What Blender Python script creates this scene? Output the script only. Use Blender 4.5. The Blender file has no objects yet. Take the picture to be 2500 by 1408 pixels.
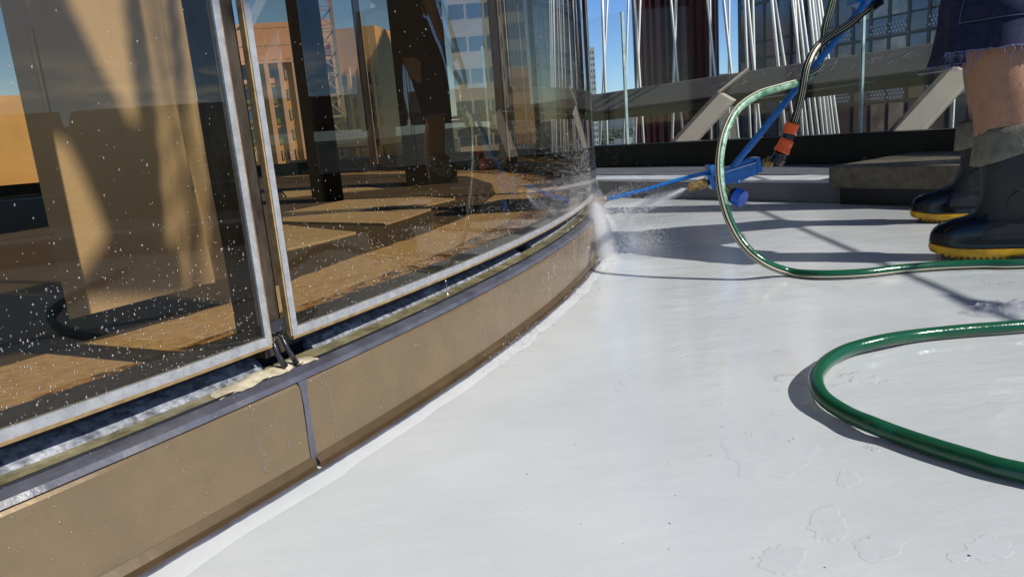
import bpy, bmesh, math, random
from mathutils import Vector, Matrix, noise
random.seed(7)
SC = bpy.context.scene
COL = SC.collection
PI = math.pi

# ------------------------------------------------------------------ camera
CAMH = 0.40
F = 1734.0
ROLL = math.radians(4.6)
PITCH = math.atan((704 - 322) * math.cos(ROLL) / F)
cp, sp, cr, sr = math.cos(PITCH), math.sin(PITCH), math.cos(ROLL), math.sin(ROLL)
_X = Vector((1, 0, 0)); _U = Vector((0, sp, cp)); _FW = Vector((0, cp, -sp))
RIGHT = _X * cr - _U * sr
UP = _X * sr + _U * cr
cd = bpy.data.cameras.new("Camera"); cam = bpy.data.objects.new("Camera", cd); COL.objects.link(cam)
M = Matrix((RIGHT, UP, -_FW)).transposed().to_4x4()
M.translation = Vector((0, 0, CAMH))
cam.matrix_world = M
cd.sensor_width = 36; cd.sensor_fit = 'HORIZONTAL'; cd.lens = F / 2500 * 36
cd.clip_start = 0.02; cd.clip_end = 60000
SC.camera = cam

# ------------------------------------------------------------------ sky and sun
SUN_AZ, SUN_EL = math.radians(116), math.radians(41)
w = bpy.data.worlds.new("World"); SC.world = w; w.use_nodes = True
nt = w.node_tree; N = nt.nodes; L = nt.links
N.clear()
sky = N.new('ShaderNodeTexSky'); sky.sky_type = 'NISHITA'; sky.sun_disc = False
sky.sun_elevation = SUN_EL; sky.sun_rotation = SUN_AZ; sky.altitude = 60
sky.air_density = 1.0; sky.dust_density = 0.0; sky.ozone_density = 2.0
tc = N.new('ShaderNodeTexCoord'); sep = N.new('ShaderNodeSeparateXYZ'); L.new(tc.outputs['Generated'], sep.inputs[0])
mp = N.new('ShaderNodeMapping'); mp.inputs['Scale'].default_value = (5, 5, 42); L.new(tc.outputs['Generated'], mp.inputs[0])
nz = N.new('ShaderNodeTexNoise'); nz.inputs['Scale'].default_value = 1.0; nz.inputs['Detail'].default_value = 8; nz.inputs['Roughness'].default_value = .6
L.new(mp.outputs[0], nz.inputs['Vector'])
band = N.new('ShaderNodeValToRGB'); e = band.color_ramp.elements
e[0].position = .02; e[0].color = (0, 0, 0, 1); e[1].position = .06; e[1].color = (1, 1, 1, 1)
x = band.color_ramp.elements.new(.10); x.color = (1, 1, 1, 1); x = band.color_ramp.elements.new(.135); x.color = (0, 0, 0, 1)
L.new(sep.outputs['Z'], band.inputs[0])
side = N.new('ShaderNodeValToRGB'); e = side.color_ramp.elements; e[0].position = .90; e[0].color = (0, 0, 0, 1); e[1].position = .97; e[1].color = (1, 1, 1, 1)
L.new(sep.outputs['X'], side.inputs[0])
cr1 = N.new('ShaderNodeValToRGB'); e = cr1.color_ramp.elements; e[0].position = .46; e[0].color = (0, 0, 0, 1); e[1].position = .62; e[1].color = (1, 1, 1, 1)
L.new(nz.outputs[0], cr1.inputs[0])
m1 = N.new('ShaderNodeMath'); m1.operation = 'MULTIPLY'; L.new(band.outputs[0], m1.inputs[0]); L.new(side.outputs[0], m1.inputs[1])
m2 = N.new('ShaderNodeMath'); m2.operation = 'MULTIPLY'; L.new(m1.outputs[0], m2.inputs[0]); L.new(cr1.outputs[0], m2.inputs[1])
mx = N.new('ShaderNodeMixRGB'); L.new(m2.outputs[0], mx.inputs[0])
hs = N.new('ShaderNodeHueSaturation'); hs.inputs['Saturation'].default_value = 1.12; hs.inputs['Value'].default_value = 1.0
tn = N.new('ShaderNodeMixRGB'); tn.blend_type = 'MULTIPLY'; tn.inputs[0].default_value = 1; rz = N.new('ShaderNodeValToRGB'); e = rz.color_ramp.elements
e[0].position = 0; e[0].color = (.60, .80, 1.18, 1); e[1].position = .7; e[1].color = (.30, .30, .36, 1); L.new(sep.outputs['Z'], rz.inputs[0])
L.new(rz.outputs[0], tn.inputs[2])
L.new(sky.outputs[0], hs.inputs['Color']); L.new(hs.outputs[0], tn.inputs[1]); L.new(tn.outputs[0], mx.inputs[1])
mx.inputs[2].default_value = (15, 14.5, 13.8, 1)
bg = N.new('ShaderNodeBackground'); bg.inputs['Strength'].default_value = 0.12
L.new(mx.outputs[0], bg.inputs[0])
wo = N.new('ShaderNodeOutputWorld'); L.new(bg.outputs[0], wo.inputs[0])

ld = bpy.data.lights.new("Sun", 'SUN'); ld.energy = 4.6; ld.angle = math.radians(.5); ld.color = (1, .955, .88)
lo = bpy.data.objects.new("Sun", ld); COL.objects.link(lo)
sd = Vector((math.sin(SUN_AZ) * math.cos(SUN_EL), math.cos(SUN_AZ) * math.cos(SUN_EL), math.sin(SUN_EL)))
lo.rotation_euler = sd.to_track_quat('Z', 'Y').to_euler()
SC.view_settings.view_transform = 'Standard'; SC.view_settings.look = 'None'
SC.view_settings.exposure = 0.15; SC.view_settings.gamma = 1
SC.render.engine = 'CYCLES'
try:
    SC.cycles.transparent_max_bounces = 24; SC.cycles.max_bounces = 8
    SC.cycles.sample_clamp_indirect = 6; SC.cycles.volume_bounces = 5; SC.cycles.volume_step_rate = 2
except Exception: pass

# ------------------------------------------------------------------ surveying helpers: sight lines met with real planes
def ray(px, py):
    return (RIGHT * ((px - 1250) / F) + UP * ((704 - py) / F) + _FW)
def G(px, py, z=0.0):
    d = ray(px, py); t = (z - CAMH) / d.z
    return Vector((d.x * t, d.y * t, z))
def PY(px, py, y):
    d = ray(px, py); t = y / d.y
    return Vector((0, 0, CAMH)) + d * t

# ------------------------------------------------------------------ object helpers
def tag(o, label=None, cat=None, group=None, kind=None):
    if label: o['label'] = label
    if cat: o['category'] = cat
    if group: o['group'] = group
    if kind: o['kind'] = kind
    return o
def empty(name, loc=(0, 0, 0), **k):
    o = bpy.data.objects.new(name, None); COL.objects.link(o); o.location = loc
    bpy.context.view_layer.update()
    return tag(o, **k)
def link(name, me, mat=None, parent=None, smooth=False):
    if mat is not None:
        for m in (mat if isinstance(mat, (list, tuple)) else [mat]): me.materials.append(m)
    if smooth:
        for p in me.polygons: p.use_smooth = True
    o = bpy.data.objects.new(name, me); COL.objects.link(o)
    if parent is not None:
        o.parent = parent
        o.matrix_parent_inverse = pinv(parent)
    return o
def pinv(p):
    m = Matrix.Identity(4); q = p
    chain = []
    while q is not None: chain.append(q); q = q.parent
    for q in reversed(chain):
        m = m @ q.matrix_parent_inverse @ Matrix.Translation(q.location) if q.parent is not None else Matrix.Translation(q.location)
    return m.inverted()
class MB:
    def __init__(s): s.v = []; s.f = []; s.mi = []
    def add(s, vs, fs, mi=0):
        b = len(s.v); s.v += [tuple(v) for v in vs]; s.f += [tuple(b + i for i in f) for f in fs]; s.mi += [mi] * len(fs)
        return s
    def quad(s, a, b, c, d, mi=0): return s.add([a, b, c, d], [(0, 1, 2, 3)], mi)
    def box(s, c, sx, sy, sz, R=None, mi=0):
        c = Vector(c); vs = []
        for dz in (-1, 1):
            for dy in (-1, 1):
                for dx in (-1, 1):
                    q = Vector((dx * sx / 2, dy * sy / 2, dz * sz / 2))
                    vs.append(c + (R @ q if R else q))
        return s.add(vs, [(0, 2, 3, 1), (4, 5, 7, 6), (0, 1, 5, 4), (2, 6, 7, 3), (0, 4, 6, 2), (1, 3, 7, 5)], mi)
    def bar(s, a, b, wx, wy, up=(0, 0, 1), mi=0):
        a = Vector(a); b = Vector(b); d = (b - a); ln = d.length; d.normalize()
        up = Vector(up); x = d.cross(up)
        if x.length < 1e-5: x = d.cross(Vector((1, 0, 0)))
        x.normalize(); y = x.cross(d)
        R = Matrix((x, y, d)).transposed()
        return s.box((a + b) / 2, wx, wy, ln, R, mi)
    def prism(s, poly, z0, z1, mi=0):
        n = len(poly); vs = [(p[0], p[1], z0) for p in poly] + [(p[0], p[1], z1) for p in poly]
        fs = [tuple(reversed(range(n))), tuple(range(n, 2 * n))] + [(i, (i + 1) % n, n + (i + 1) % n, n + i) for i in range(n)]
        return s.add(vs, fs, mi)
    def rings(s, rings, cap=True, closed=True, mi=0):
        n = len(rings[0]); vs = [p for r in rings for p in r]; fs = []
        for k in range(len(rings) - 1):
            for i in range(n if closed else n - 1):
                j = (i + 1) % n
                fs.append((k * n + i, k * n + j, (k + 1) * n + j, (k + 1) * n + i))
        if cap and closed:
            fs.append(tuple(reversed(range(n)))); fs.append(tuple((len(rings) - 1) * n + i for i in range(n)))
        return s.add(vs, fs, mi)
    def tube(s, pts, r, n=12, cap=True, mi=0, phase=0.0):
        pts = [Vector(p) for p in pts]; rs = r if isinstance(r, (list, tuple)) else [r] * len(pts)
        t = (pts[1] - pts[0]).normalized(); x = t.orthogonal().normalized(); out = []
        for i, p in enumerate(pts):
            t2 = (pts[min(i + 1, len(pts) - 1)] - pts[max(i - 1, 0)]).normalized()
            q = t.rotation_difference(t2); x = (q @ x); x = (x - t2 * x.dot(t2)).normalized(); t = t2
            y = t.cross(x)
            out.append([p + (x * math.cos(a) + y * math.sin(a)) * rs[i] for a in [phase + 2 * PI * k / n for k in range(n)]])
        return s.rings(out, cap, True, mi)
    def build(s, name, mat=None, parent=None, smooth=False, bevel=0, autosmooth=None, **k):
        me = bpy.data.meshes.new(name); me.from_pydata(s.v, [], s.f)
        for p, m in zip(me.polygons, s.mi): p.material_index = m
        me.update()
        o = link(name, me, mat, parent, smooth)
        if bevel:
            bm = o.modifiers.new('Bevel', 'BEVEL'); bm.width = bevel; bm.segments = 2; bm.limit_method = 'ANGLE'; bm.angle_limit = math.radians(40)
        if smooth and autosmooth is not None:
            for e_ in me.edges: pass
            me.update()
            bmm = bmesh.new(); bmm.from_mesh(me)
            for ed in bmm.edges:
                if len(ed.link_faces) == 2 and ed.calc_face_angle(0) > autosmooth: ed.smooth = False
            bmm.to_mesh(me); bmm.free()
        return tag(o, **k)
def spline(pts, n=8):
    pts = [Vector(p) for p in pts]; out = []
    P = [pts[0] * 2 - pts[1]] + pts + [pts[-1] * 2 - pts[-2]]
    for i in range(1, len(P) - 2):
        for k in range(n):
            t = k / n; a, b, c, d = P[i - 1], P[i], P[i + 1], P[i + 2]
            out.append(.5 * ((2 * b) + (c - a) * t + (2 * a - 5 * b + 4 * c - d) * t * t + (3 * b - a - 3 * c + d) * t ** 3))
    out.append(pts[-1]); return out

# ------------------------------------------------------------------ materials
def mat(name, col=(.5, .5, .5), rough=.5, metal=0, spec=.5, noise_amt=0, nscale=20, bump=0, bscale=60, coat=0, col2=None, stretch=(1, 1, 1), detail=6, rvar=0, transmission=0, ior=1.45):
    m = bpy.data.materials.new(name); m.use_nodes = True; nt = m.node_tree; n = nt.nodes; l = nt.links
    b = n['Principled BSDF']; b.inputs['Base Color'].default_value = (*col, 1); b.inputs['Roughness'].default_value = rough
    b.inputs['Metallic'].default_value = metal; b.inputs['Specular IOR Level'].default_value = spec
    b.inputs['Coat Weight'].default_value = coat; b.inputs['Coat Roughness'].default_value = .06
    b.inputs['Transmission Weight'].default_value = transmission; b.inputs['IOR'].default_value = ior
    if noise_amt or bump or rvar:
        t = n.new('ShaderNodeTexCoord'); mp = n.new('ShaderNodeMapping'); mp.inputs['Scale'].default_value = stretch
        l.new(t.outputs['Object'], mp.inputs[0])
    if noise_amt:
        z = n.new('ShaderNodeTexNoise'); z.inputs['Scale'].default_value = nscale; z.inputs['Detail'].default_value = detail; z.inputs['Roughness'].default_value = .65
        l.new(mp.outputs[0], z.inputs['Vector'])
        r = n.new('ShaderNodeValToRGB'); r.color_ramp.elements[0].position = .5 - .5 * (1 - noise_amt) * .6 - .02; r.color_ramp.elements[1].position = .5 + .5 * (1 - noise_amt) * .6 + .02
        c2 = col2 or tuple(c * .6 for c in col)
        r.color_ramp.elements[0].color = (*c2, 1); r.color_ramp.elements[1].color = (*col, 1)
        l.new(z.outputs[0], r.inputs[0]); l.new(r.outputs[0], b.inputs['Base Color'])
    if rvar:
        z = n.new('ShaderNodeTexNoise'); z.inputs['Scale'].default_value = nscale * .7; z.inputs['Detail'].default_value = 4
        l.new(mp.outputs[0], z.inputs['Vector'])
        mr = n.new('ShaderNodeMapRange'); mr.inputs[1].default_value = .35; mr.inputs[2].default_value = .65; mr.inputs[3].default_value = max(0.02, rough - rvar); mr.inputs[4].default_value = rough + rvar
        l.new(z.outputs[0], mr.inputs[0]); l.new(mr.outputs[0], b.inputs['Roughness'])
    if bump:
        z = n.new('ShaderNodeTexNoise'); z.inputs['Scale'].default_value = bscale; z.inputs['Detail'].default_value = 5
        l.new(mp.outputs[0], z.inputs['Vector'])
        bp = n.new('ShaderNodeBump'); bp.inputs['Strength'].default_value = 1; bp.inputs['Distance'].default_value = bump
        l.new(z.outputs[0], bp.inputs['Height']); l.new(bp.outputs[0], b.inputs['Normal'])
    return m

def membrane_mat():
    m = bpy.data.materials.new('white_membrane'); m.use_nodes = True; nt = m.node_tree; n = nt.nodes; l = nt.links
    b = n['Principled BSDF']; t = n.new('ShaderNodeTexCoord')
    def nzz(scale, det=5, st=(1, 1, 1), rough=.55):
        mp = n.new('ShaderNodeMapping'); mp.inputs['Scale'].default_value = st; l.new(t.outputs['Object'], mp.inputs[0])
        z = n.new('ShaderNodeTexNoise'); z.inputs['Scale'].default_value = scale; z.inputs['Detail'].default_value = det; z.inputs['Roughness'].default_value = rough
        l.new(mp.outputs[0], z.inputs['Vector']); return z
    a = nzz(2.2, 8); r = n.new('ShaderNodeValToRGB'); r.color_ramp.elements[0].position = .3; r.color_ramp.elements[1].position = .7
    r.color_ramp.elements[0].color = (.48, .512, .53, 1); r.color_ramp.elements[1].color = (.59, .615, .625, 1); l.new(a.outputs[0], r.inputs[0])
    # faint tan dirt streaks
    d = nzz(3.3, 9, (1, 3, 1), .7); r2 = n.new('ShaderNodeValToRGB'); r2.color_ramp.elements[0].position = .62; r2.color_ramp.elements[1].position = .78
    r2.color_ramp.elements[0].color = (0, 0, 0, 1); r2.color_ramp.elements[1].color = (.45, .45, .45, 1); l.new(d.outputs[0], r2.inputs[0])
    mx = n.new('ShaderNodeMixRGB'); l.new(r2.outputs[0], mx.inputs[0]); l.new(r.outputs[0], mx.inputs[1]); mx.inputs[2].default_value = (.48, .42, .35, 1)
    l.new(mx.outputs[0], b.inputs['Base Color'])
    # wet film
    wn = nzz(1.6, 5); mr = n.new('ShaderNodeMapRange'); mr.inputs[1].default_value = .42; mr.inputs[2].default_value = .6; mr.inputs[3].default_value = .05; mr.inputs[4].default_value = .26
    l.new(wn.outputs[0], mr.inputs[0]); l.new(mr.outputs[0], b.inputs['Roughness'])
    b.inputs['Specular IOR Level'].default_value = .45
    # membrane texture: broad waves, roller strokes, blistered plates
    h1 = nzz(5, 4, (1, 2.2, 1)); h2 = nzz(90, 4)
    bp1 = n.new('ShaderNodeBump'); bp1.inputs['Distance'].default_value = .004; bp1.inputs['Strength'].default_value = .7; l.new(h1.outputs[0], bp1.inputs['Height'])
    bp2 = n.new('ShaderNodeBump'); bp2.inputs['Distance'].default_value = .0005; bp2.inputs['Strength'].default_value = .45; l.new(h2.outputs[0], bp2.inputs['Height']); l.new(bp1.outputs[0], bp2.inputs['Normal'])
    h3 = nzz(3.1, 10, (1, 1, 1), .62); r3 = n.new('ShaderNodeValToRGB'); r3.color_ramp.elements[0].position = .625; r3.color_ramp.elements[1].position = .64; l.new(h3.outputs[0], r3.inputs[0])
    bp3 = n.new('ShaderNodeBump'); bp3.inputs['Distance'].default_value = .0010; bp3.inputs['Strength'].default_value = .8; l.new(r3.outputs[0], bp3.inputs['Height']); l.new(bp2.outputs[0], bp3.inputs['Normal'])
    h4 = nzz(7, 6, (1, 6, 1), .6); bp4 = n.new('ShaderNodeBump'); bp4.inputs['Distance'].default_value = .0008; bp4.inputs['Strength'].default_value = .25; l.new(h4.outputs[0], bp4.inputs['Height']); l.new(bp3.outputs[0], bp4.inputs['Normal'])
    l.new(bp4.outputs[0], b.inputs['Normal'])
    return m

def coated_glass():
    """bronze reflective glazing: gold tinted mirror coat over tinted transparent body"""
    m = bpy.data.materials.new('bronze_glazing'); m.use_nodes = True; nt = m.node_tree; n = nt.nodes; l = nt.links; n.clear()
    o = n.new('ShaderNodeOutputMaterial'); mix = n.new('ShaderNodeMixShader'); g = n.new('ShaderNodeBsdfGlossy'); t = n.new('ShaderNodeBsdfTransparent')
    g.inputs['Roughness'].default_value = 0.0; t.inputs[0].default_value = (.80, .71, .57, 1)
    lw = n.new('ShaderNodeLayerWeight'); lw.inputs[0].default_value = .5
    cr_ = n.new('ShaderNodeValToRGB'); e = cr_.color_ramp.elements
    e[0].position = .25; e[0].color = (.80, .76, .70, 1); e[1].position = .86; e[1].color = (.86, .84, .82, 1)
    x = e.new(.55); x.color = (.80, .77, .72, 1)
    l.new(lw.outputs['Facing'], cr_.inputs[0]); l.new(cr_.outputs[0], g.inputs[0])
    mr = n.new('ShaderNodeValToRGB'); q = mr.color_ramp.elements; q[0].position = .25; q[0].color = (.05,) * 3 + (1,); q[1].position = .92; q[1].color = (.9,) * 3 + (1,)
    for ps, vl in ((.42, .12), (.58, .27), (.75, .52)): x = q.new(ps); x.color = (vl, vl, vl, 1)
    l.new(lw.outputs['Facing'], mr.inputs[0]); l.new(mr.outputs[0], mix.inputs[0])
    l.new(lw.outputs['Facing'], mr.inputs[0]); l.new(mr.outputs[0], mix.inputs[0])
    tc = n.new('ShaderNodeTexCoord'); z = n.new('ShaderNodeTexNoise'); z.inputs['Scale'].default_value = 2.2; z.inputs['Detail'].default_value = 1
    l.new(tc.outputs['Object'], z.inputs['Vector']); bp = n.new('ShaderNodeBump'); bp.inputs['Distance'].default_value = .0012; bp.inputs['Strength'].default_value = .5
    l.new(z.outputs[0], bp.inputs['Height']); l.new(bp.outputs[0], g.inputs['Normal'])
    l.new(t.outputs[0], mix.inputs[1]); l.new(g.outputs[0], mix.inputs[2]); l.new(mix.outputs[0], o.inputs[0])
    return m
def clear_glass(name='clear_glazing', tint=(.96, .975, .97), refl=.035, haze=.008):
    m = bpy.data.materials.new(name); m.use_nodes = True; nt = m.node_tree; n = nt.nodes; l = nt.links; n.clear()
    o = n.new('ShaderNodeOutputMaterial'); mix = n.new('ShaderNodeMixShader'); g = n.new('ShaderNodeBsdfGlossy'); t = n.new('ShaderNodeBsdfTransparent')
    g.inputs['Roughness'].default_value = 0.0; t.inputs[0].default_value = (*tint, 1); mix.inputs[0].default_value = refl
    d = n.new('ShaderNodeBsdfDiffuse'); d.inputs[0].default_value = (.8, .82, .84, 1); mix2 = n.new('ShaderNodeMixShader')
    tc = n.new('ShaderNodeTexCoord'); z = n.new('ShaderNodeTexNoise'); z.inputs['Scale'].default_value = 40; z.inputs['Detail'].default_value = 6
    l.new(tc.outputs['Object'], z.inputs['Vector']); mr = n.new('ShaderNodeMapRange'); mr.inputs[1].default_value = .45; mr.inputs[2].default_value = .75; mr.inputs[3].default_value = haze * .5; mr.inputs[4].default_value = haze * 2.5
    l.new(z.outputs[0], mr.inputs[0]); l.new(mr.outputs[0], mix2.inputs[0])
    l.new(t.outputs[0], mix.inputs[1]); l.new(g.outputs[0], mix.inputs[2]); l.new(mix.outputs[0], mix2.inputs[1]); l.new(d.outputs[0], mix2.inputs[2]); l.new(mix2.outputs[0], o.inputs[0])
    return m
def water_mat():
    m = bpy.data.materials.new('water_drop'); m.use_nodes = True; nt = m.node_tree; n = nt.nodes; l = nt.links; n.clear()
    o = n.new('ShaderNodeOutputMaterial'); mix = n.new('ShaderNodeMixShader'); g = n.new('ShaderNodeBsdfGlossy'); t = n.new('ShaderNodeBsdfTransparent')
    g.inputs['Roughness'].default_value = .22; t.inputs[0].default_value = (.99, .99, .99, 1); mix.inputs[0].default_value = .21
    l.new(t.outputs[0], mix.inputs[1]); l.new(g.outputs[0], mix.inputs[2]); l.new(mix.outputs[0], o.inputs[0]); return m
def spray_mat():
    m = bpy.data.materials.new('spray_drop'); m.use_nodes = True; nt = m.node_tree; n = nt.nodes; l = nt.links; n.clear()
    o = n.new('ShaderNodeOutputMaterial'); mix = n.new('ShaderNodeMixShader'); g = n.new('ShaderNodeBsdfDiffuse'); t = n.new('ShaderNodeBsdfTranslucent')
    g.inputs[0].default_value = (.95, .95, .95, 1); t.inputs[0].default_value = (.95, .95, .95, 1); mix.inputs[0].default_value = .5
    l.new(g.outputs[0], mix.inputs[1]); l.new(t.outputs[0], mix.inputs[2])
    tr = n.new('ShaderNodeBsdfTransparent'); m2 = n.new('ShaderNodeMixShader'); m2.inputs[0].default_value = .8
    l.new(tr.outputs[0], m2.inputs[1]); l.new(mix.outputs[0], m2.inputs[2]); l.new(m2.outputs[0], o.inputs[0]); return m

MEMB = membrane_mat(); MEMB2 = mat('white_flashing_coat', (.58, .605, .62), .3, 0, .5, bump=.0015, bscale=22, noise_amt=.3, nscale=12, col2=(.52, .55, .57), rvar=.1); GLASS = coated_glass(); CLEAR = clear_glass(); WATER = water_mat(); SPRAY = spray_mat()
TAN = mat('tan_powdercoat', (.248, .178, .098), .27, .35, .5, noise_amt=.2, nscale=9, col2=(.17, .125, .078), bump=.0004, bscale=35, rvar=.1)
TANDK = mat('tan_foot_trim', (.12, .080, .04), .3, .2, .5, noise_amt=.3, nscale=18, bump=.0002, bscale=60)
GREYBAND = mat('grey_sill_paint', (.115, .12, .15), .3, .0, .6, noise_amt=.4, nscale=22, col2=(.055, .055, .07), bump=.0006, bscale=60, rvar=.12)
OLIVE = mat('wet_olive_gutter', (.30, .27, .15), .15, 0, .8, noise_amt=.5, nscale=28, col2=(.11, .095, .045), bump=.0012, bscale=70)
CREAM = mat('cream_sealant', (.66, .60, .45), .5, 0, .4, noise_amt=.5, nscale=60, col2=(.34, .29, .19), bump=.0015, bscale=90)
FROST = mat('wet_grey_sealant', (.34, .36, .40), .45, 0, .6, noise_amt=.62, nscale=75, col2=(.07, .075, .095), bump=.0018, bscale=160)
GAP = mat('black_gasket', (.018, .02, .026), .3, 0, .7, noise_amt=.5, nscale=90, col2=(.03, .033, .04), bump=.0006, bscale=180)
FRIT = mat('grey_edge_strip', (.34, .35, .36), .22, 0, .6, noise_amt=.6, nscale=70, col2=(.24, .25, .265), bump=.0005, bscale=150)
AMBER = mat('amber_glass_edge', (.48, .33, .15), .3, 0, .5, noise_amt=.4, nscale=60, col2=(.22, .14, .06))
RECESS = mat('brown_recess', (.075, .058, .042), .4, .1, .5, noise_amt=.6, nscale=55, col2=(.03, .022, .016), stretch=(1, 1, .3), bump=.0006, bscale=120)
DARKFASCIA = mat('black_bronze_fascia', (.011, .010, .008), .35, .1, .4, noise_amt=.4, nscale=5, col2=(.006, .0055, .005), stretch=(1, 1, .5))
BEAMM = mat('taupe_painted_steel', (.13, .118, .11), .42, .0, .4, noise_amt=.45, nscale=3.2, col2=(.095, .086, .08), bump=.0003, bscale=30)
BEAMSCUFF = mat('chalky_scuffs', (.36, .34, .32), .7)
BRACE = mat('beige_painted_steel', (.50, .45, .38), .35, 0, .5, noise_amt=.3, nscale=3, col2=(.42, .375, .31))
STEEL = mat('stainless_rod', (.35, .33, .30), .25, .9)
BLACKM = mat('black_rubber_trim', (.01, .01, .012), .4)
SOFFM = mat('soffit_shade_black', (.022, .020, .018), .5)  # beam underside shade put into the colour
CABLEM = mat('white_cable', (.92, .92, .87), .4, 0, .5, noise_amt=.3, nscale=4, col2=(.78, .78, .72))
BLOCKM = mat('olive_concrete', (.15, .13, .09), .45, 0, .5, noise_amt=.5, nscale=30, col2=(.075, .065, .045), bump=.001, bscale=120, rvar=.15)
HOSEG = mat('green_hose_vinyl', (.010, .095, .040), .17, 0, .7, noise_amt=.4, nscale=25, col2=(.008, .075, .035), bump=.0006, bscale=130)
HOSEPALE = mat('chalky_green_hose', (.30, .46, .34), .35, 0, .5, noise_amt=.75, nscale=45, col2=(.04, .16, .09), stretch=(1, 1, 1), bump=.0005, bscale=120)
HOSECR = mat('cream_hose_stripe', (.78, .72, .50), .35)
HOSEBK = mat('black_hose_stripe', (.012, .016, .014), .25)
BLUEM = mat('scratched_blue_paint', (.012, .19, .58), .22, .0, .6, noise_amt=.35, nscale=60, col2=(.008, .11, .38), coat=.3)
BLUECHIP = mat('bare_chipped_edge', (.62, .70, .78), .4)
BRASS = mat('worn_brass', (.48, .30, .10), .35, .4, .5, noise_amt=.6, nscale=120, col2=(.16, .10, .045))
COPPER = mat('dull_copper', (.27, .15, .10), .4, .6, .5, noise_amt=.6, nscale=120, col2=(.42, .33, .27))
ORANGE = mat('orange_plastic', (.86, .115, .018), .28, 0, .5)
BLACKP = mat('black_plastic', (.012, .013, .018), .28, 0, .6)
GAUGEB = mat('blue_gauge_plastic', (.02, .13, .62), .2, 0, .6)
SKIN = mat('tanned_skin', (.42, .225, .13), .4, 0, .45, noise_amt=.25, nscale=20, col2=(.30, .145, .08), bump=.0008, bscale=220)
DENIM = mat('navy_cloth', (.034, .038, .085), .85, 0, .2, noise_amt=.5, nscale=55, col2=(.018, .020, .045), bump=.0012, bscale=500)
DENIMTH = mat('pale_blue_thread', (.14, .17, .34), .9)
SHIRT = mat('dark_grey_shirt', (.05, .05, .055), .85, 0, .2, bump=.001, bscale=60)
HAIR = mat('dark_hair', (.02, .015, .01), .6)
BOOT = mat('black_boot_rubber', (.007, .008, .011), .5, 0, .5, noise_amt=.5, nscale=16, col2=(.016, .016, .017), bump=.0012, bscale=45, rvar=.12)
BOOTTOE = mat('glossy_navy_boot_toe', (.004, .005, .009), .15, 0, .6, bump=.0004, bscale=60)
YELLOW = mat('yellow_boot_sole', (.80, .44, .015), .38, 0, .5, noise_amt=.4, nscale=35, col2=(.5, .25, .015))
CUFF = mat('grey_boot_lining', (.21, .20, .16), .9, 0, .2, noise_amt=.5, nscale=38, col2=(.12, .116, .09), bump=.0016, bscale=170)

# ------------------------------------------------------------------ THE ROOF TERRACE
CX, CYY = -4.62, 3.40
def cyl(th, r, z):           # th in degrees, around the pavilion axis
    a = math.radians(th); return Vector((CX + r * math.cos(a), CYY + r * math.sin(a), z))
RB = 5.047                   # face of the kerb
RG = 5.020                   # outer face of the glazing
TH0, TH1 = -62, 60

# fascia line of the balustrade, surveyed
FZ = .253
fa, fb = G(1455, 357, FZ), G(2340, 315, FZ)
fd = (fb - fa).normalized(); fn = Vector((-fd.y, fd.x, 0))      # fn points outwards (away from camera)
if fn.y < 0: fn = -fn
RB0 = 5.05
# terrace outline: three straight runs
cornA = fa - fd * 6.0
cornB = fb + fd * .75
dir2 = Vector((math.sin(math.radians(163)), math.cos(math.radians(163)), 0))
cornC = cornB + dir2 * 2.6
dir3 = Vector((math.sin(math.radians(192)), math.cos(math.radians(192)), 0))
cornD = cornC + dir3 * 5.0
OUT = [cornA, cornB, cornC, cornD]
def offset(poly, d):
    out = []
    for i, p in enumerate(poly):
        ns = []
        for a, b in ((i - 1, i), (i, i + 1)):
            if a < 0 or b >= len(poly): continue
            t = (poly[b] - poly[a]); t.z = 0; t.normalize(); ns.append(Vector((-t.y, t.x, 0)))
        if len(ns) == 2:
            b_ = (ns[0] + ns[1]).normalized(); k = d / b_.dot(ns[0])
        else: b_ = ns[0]; k = d
        q = p + b_ * k; out.append(Vector((q.x, q.y, 0)))
    return out
# riser sits ~0.75 m in front of the fascia
rp = G(1700, 486, 0)
dist_r = (rp - Vector((fa.x, fa.y, 0))).dot(fn)
RISER = offset(OUT, dist_r)
FASC = offset(OUT, 0)
m = MB(); m.prism([(p.x, p.y) for p in offset(OUT, -.02)] + [(-10, cornD.y), (-10, 9)], -.25, 0.0)
m.build('terrace_floor', MEMB, kind='structure')
SHADEMEM = mat('shade_grey_membrane', (.17, .18, .20), .35, 0, .5, noise_amt=.4, nscale=3, col2=(.12, .125, .145), bump=.0015, bscale=18, stretch=(1, 1, 3))  # membrane greyed to paint in the shade on riser and step top
# step (membrane upstand) with a rounded nose
m = MB()
prof = [(0.0, .002), (0.0, .085), (.006, .096), (.018, .1), (-dist_r + .0, .1)]
rows = []
for d, z in prof:
    o_ = offset(OUT, dist_r + d); rows.append([Vector((p.x, p.y, z)) for p in o_])
fin = []
for k in range(len(rows)):
    row = []
    for i in range(len(rows[k]) - 1):
        nn = 120 if i == 0 else 30
        for j in range(nn):
            t = j / nn; q = rows[k][i].lerp(rows[k][i + 1], t)
            wob = (noise.noise(Vector((q.x * 3, q.y * 3, k * .3))) * .006 + noise.noise(Vector((q.x * 14, q.y * 14, k))) * .0025) if k < 4 else 0
            row.append(q + fn * (-wob) + Vector((0, 0, wob * .5 if k > 1 else 0)))
    row.append(rows[k][-1]); fin.append(row)
m.rings(fin, cap=False, closed=False)
m.build('membrane_step', [MEMB, SHADEMEM], smooth=True, autosmooth=math.radians(28), kind='structure')
st_ = bpy.data.objects['membrane_step'].data
for p in st_.polygons:
    if p.center.z < .09: p.material_index = 1
strip_pts = [offset(OUT, -.56), offset(OUT, .0)]; m = MB()
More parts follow.
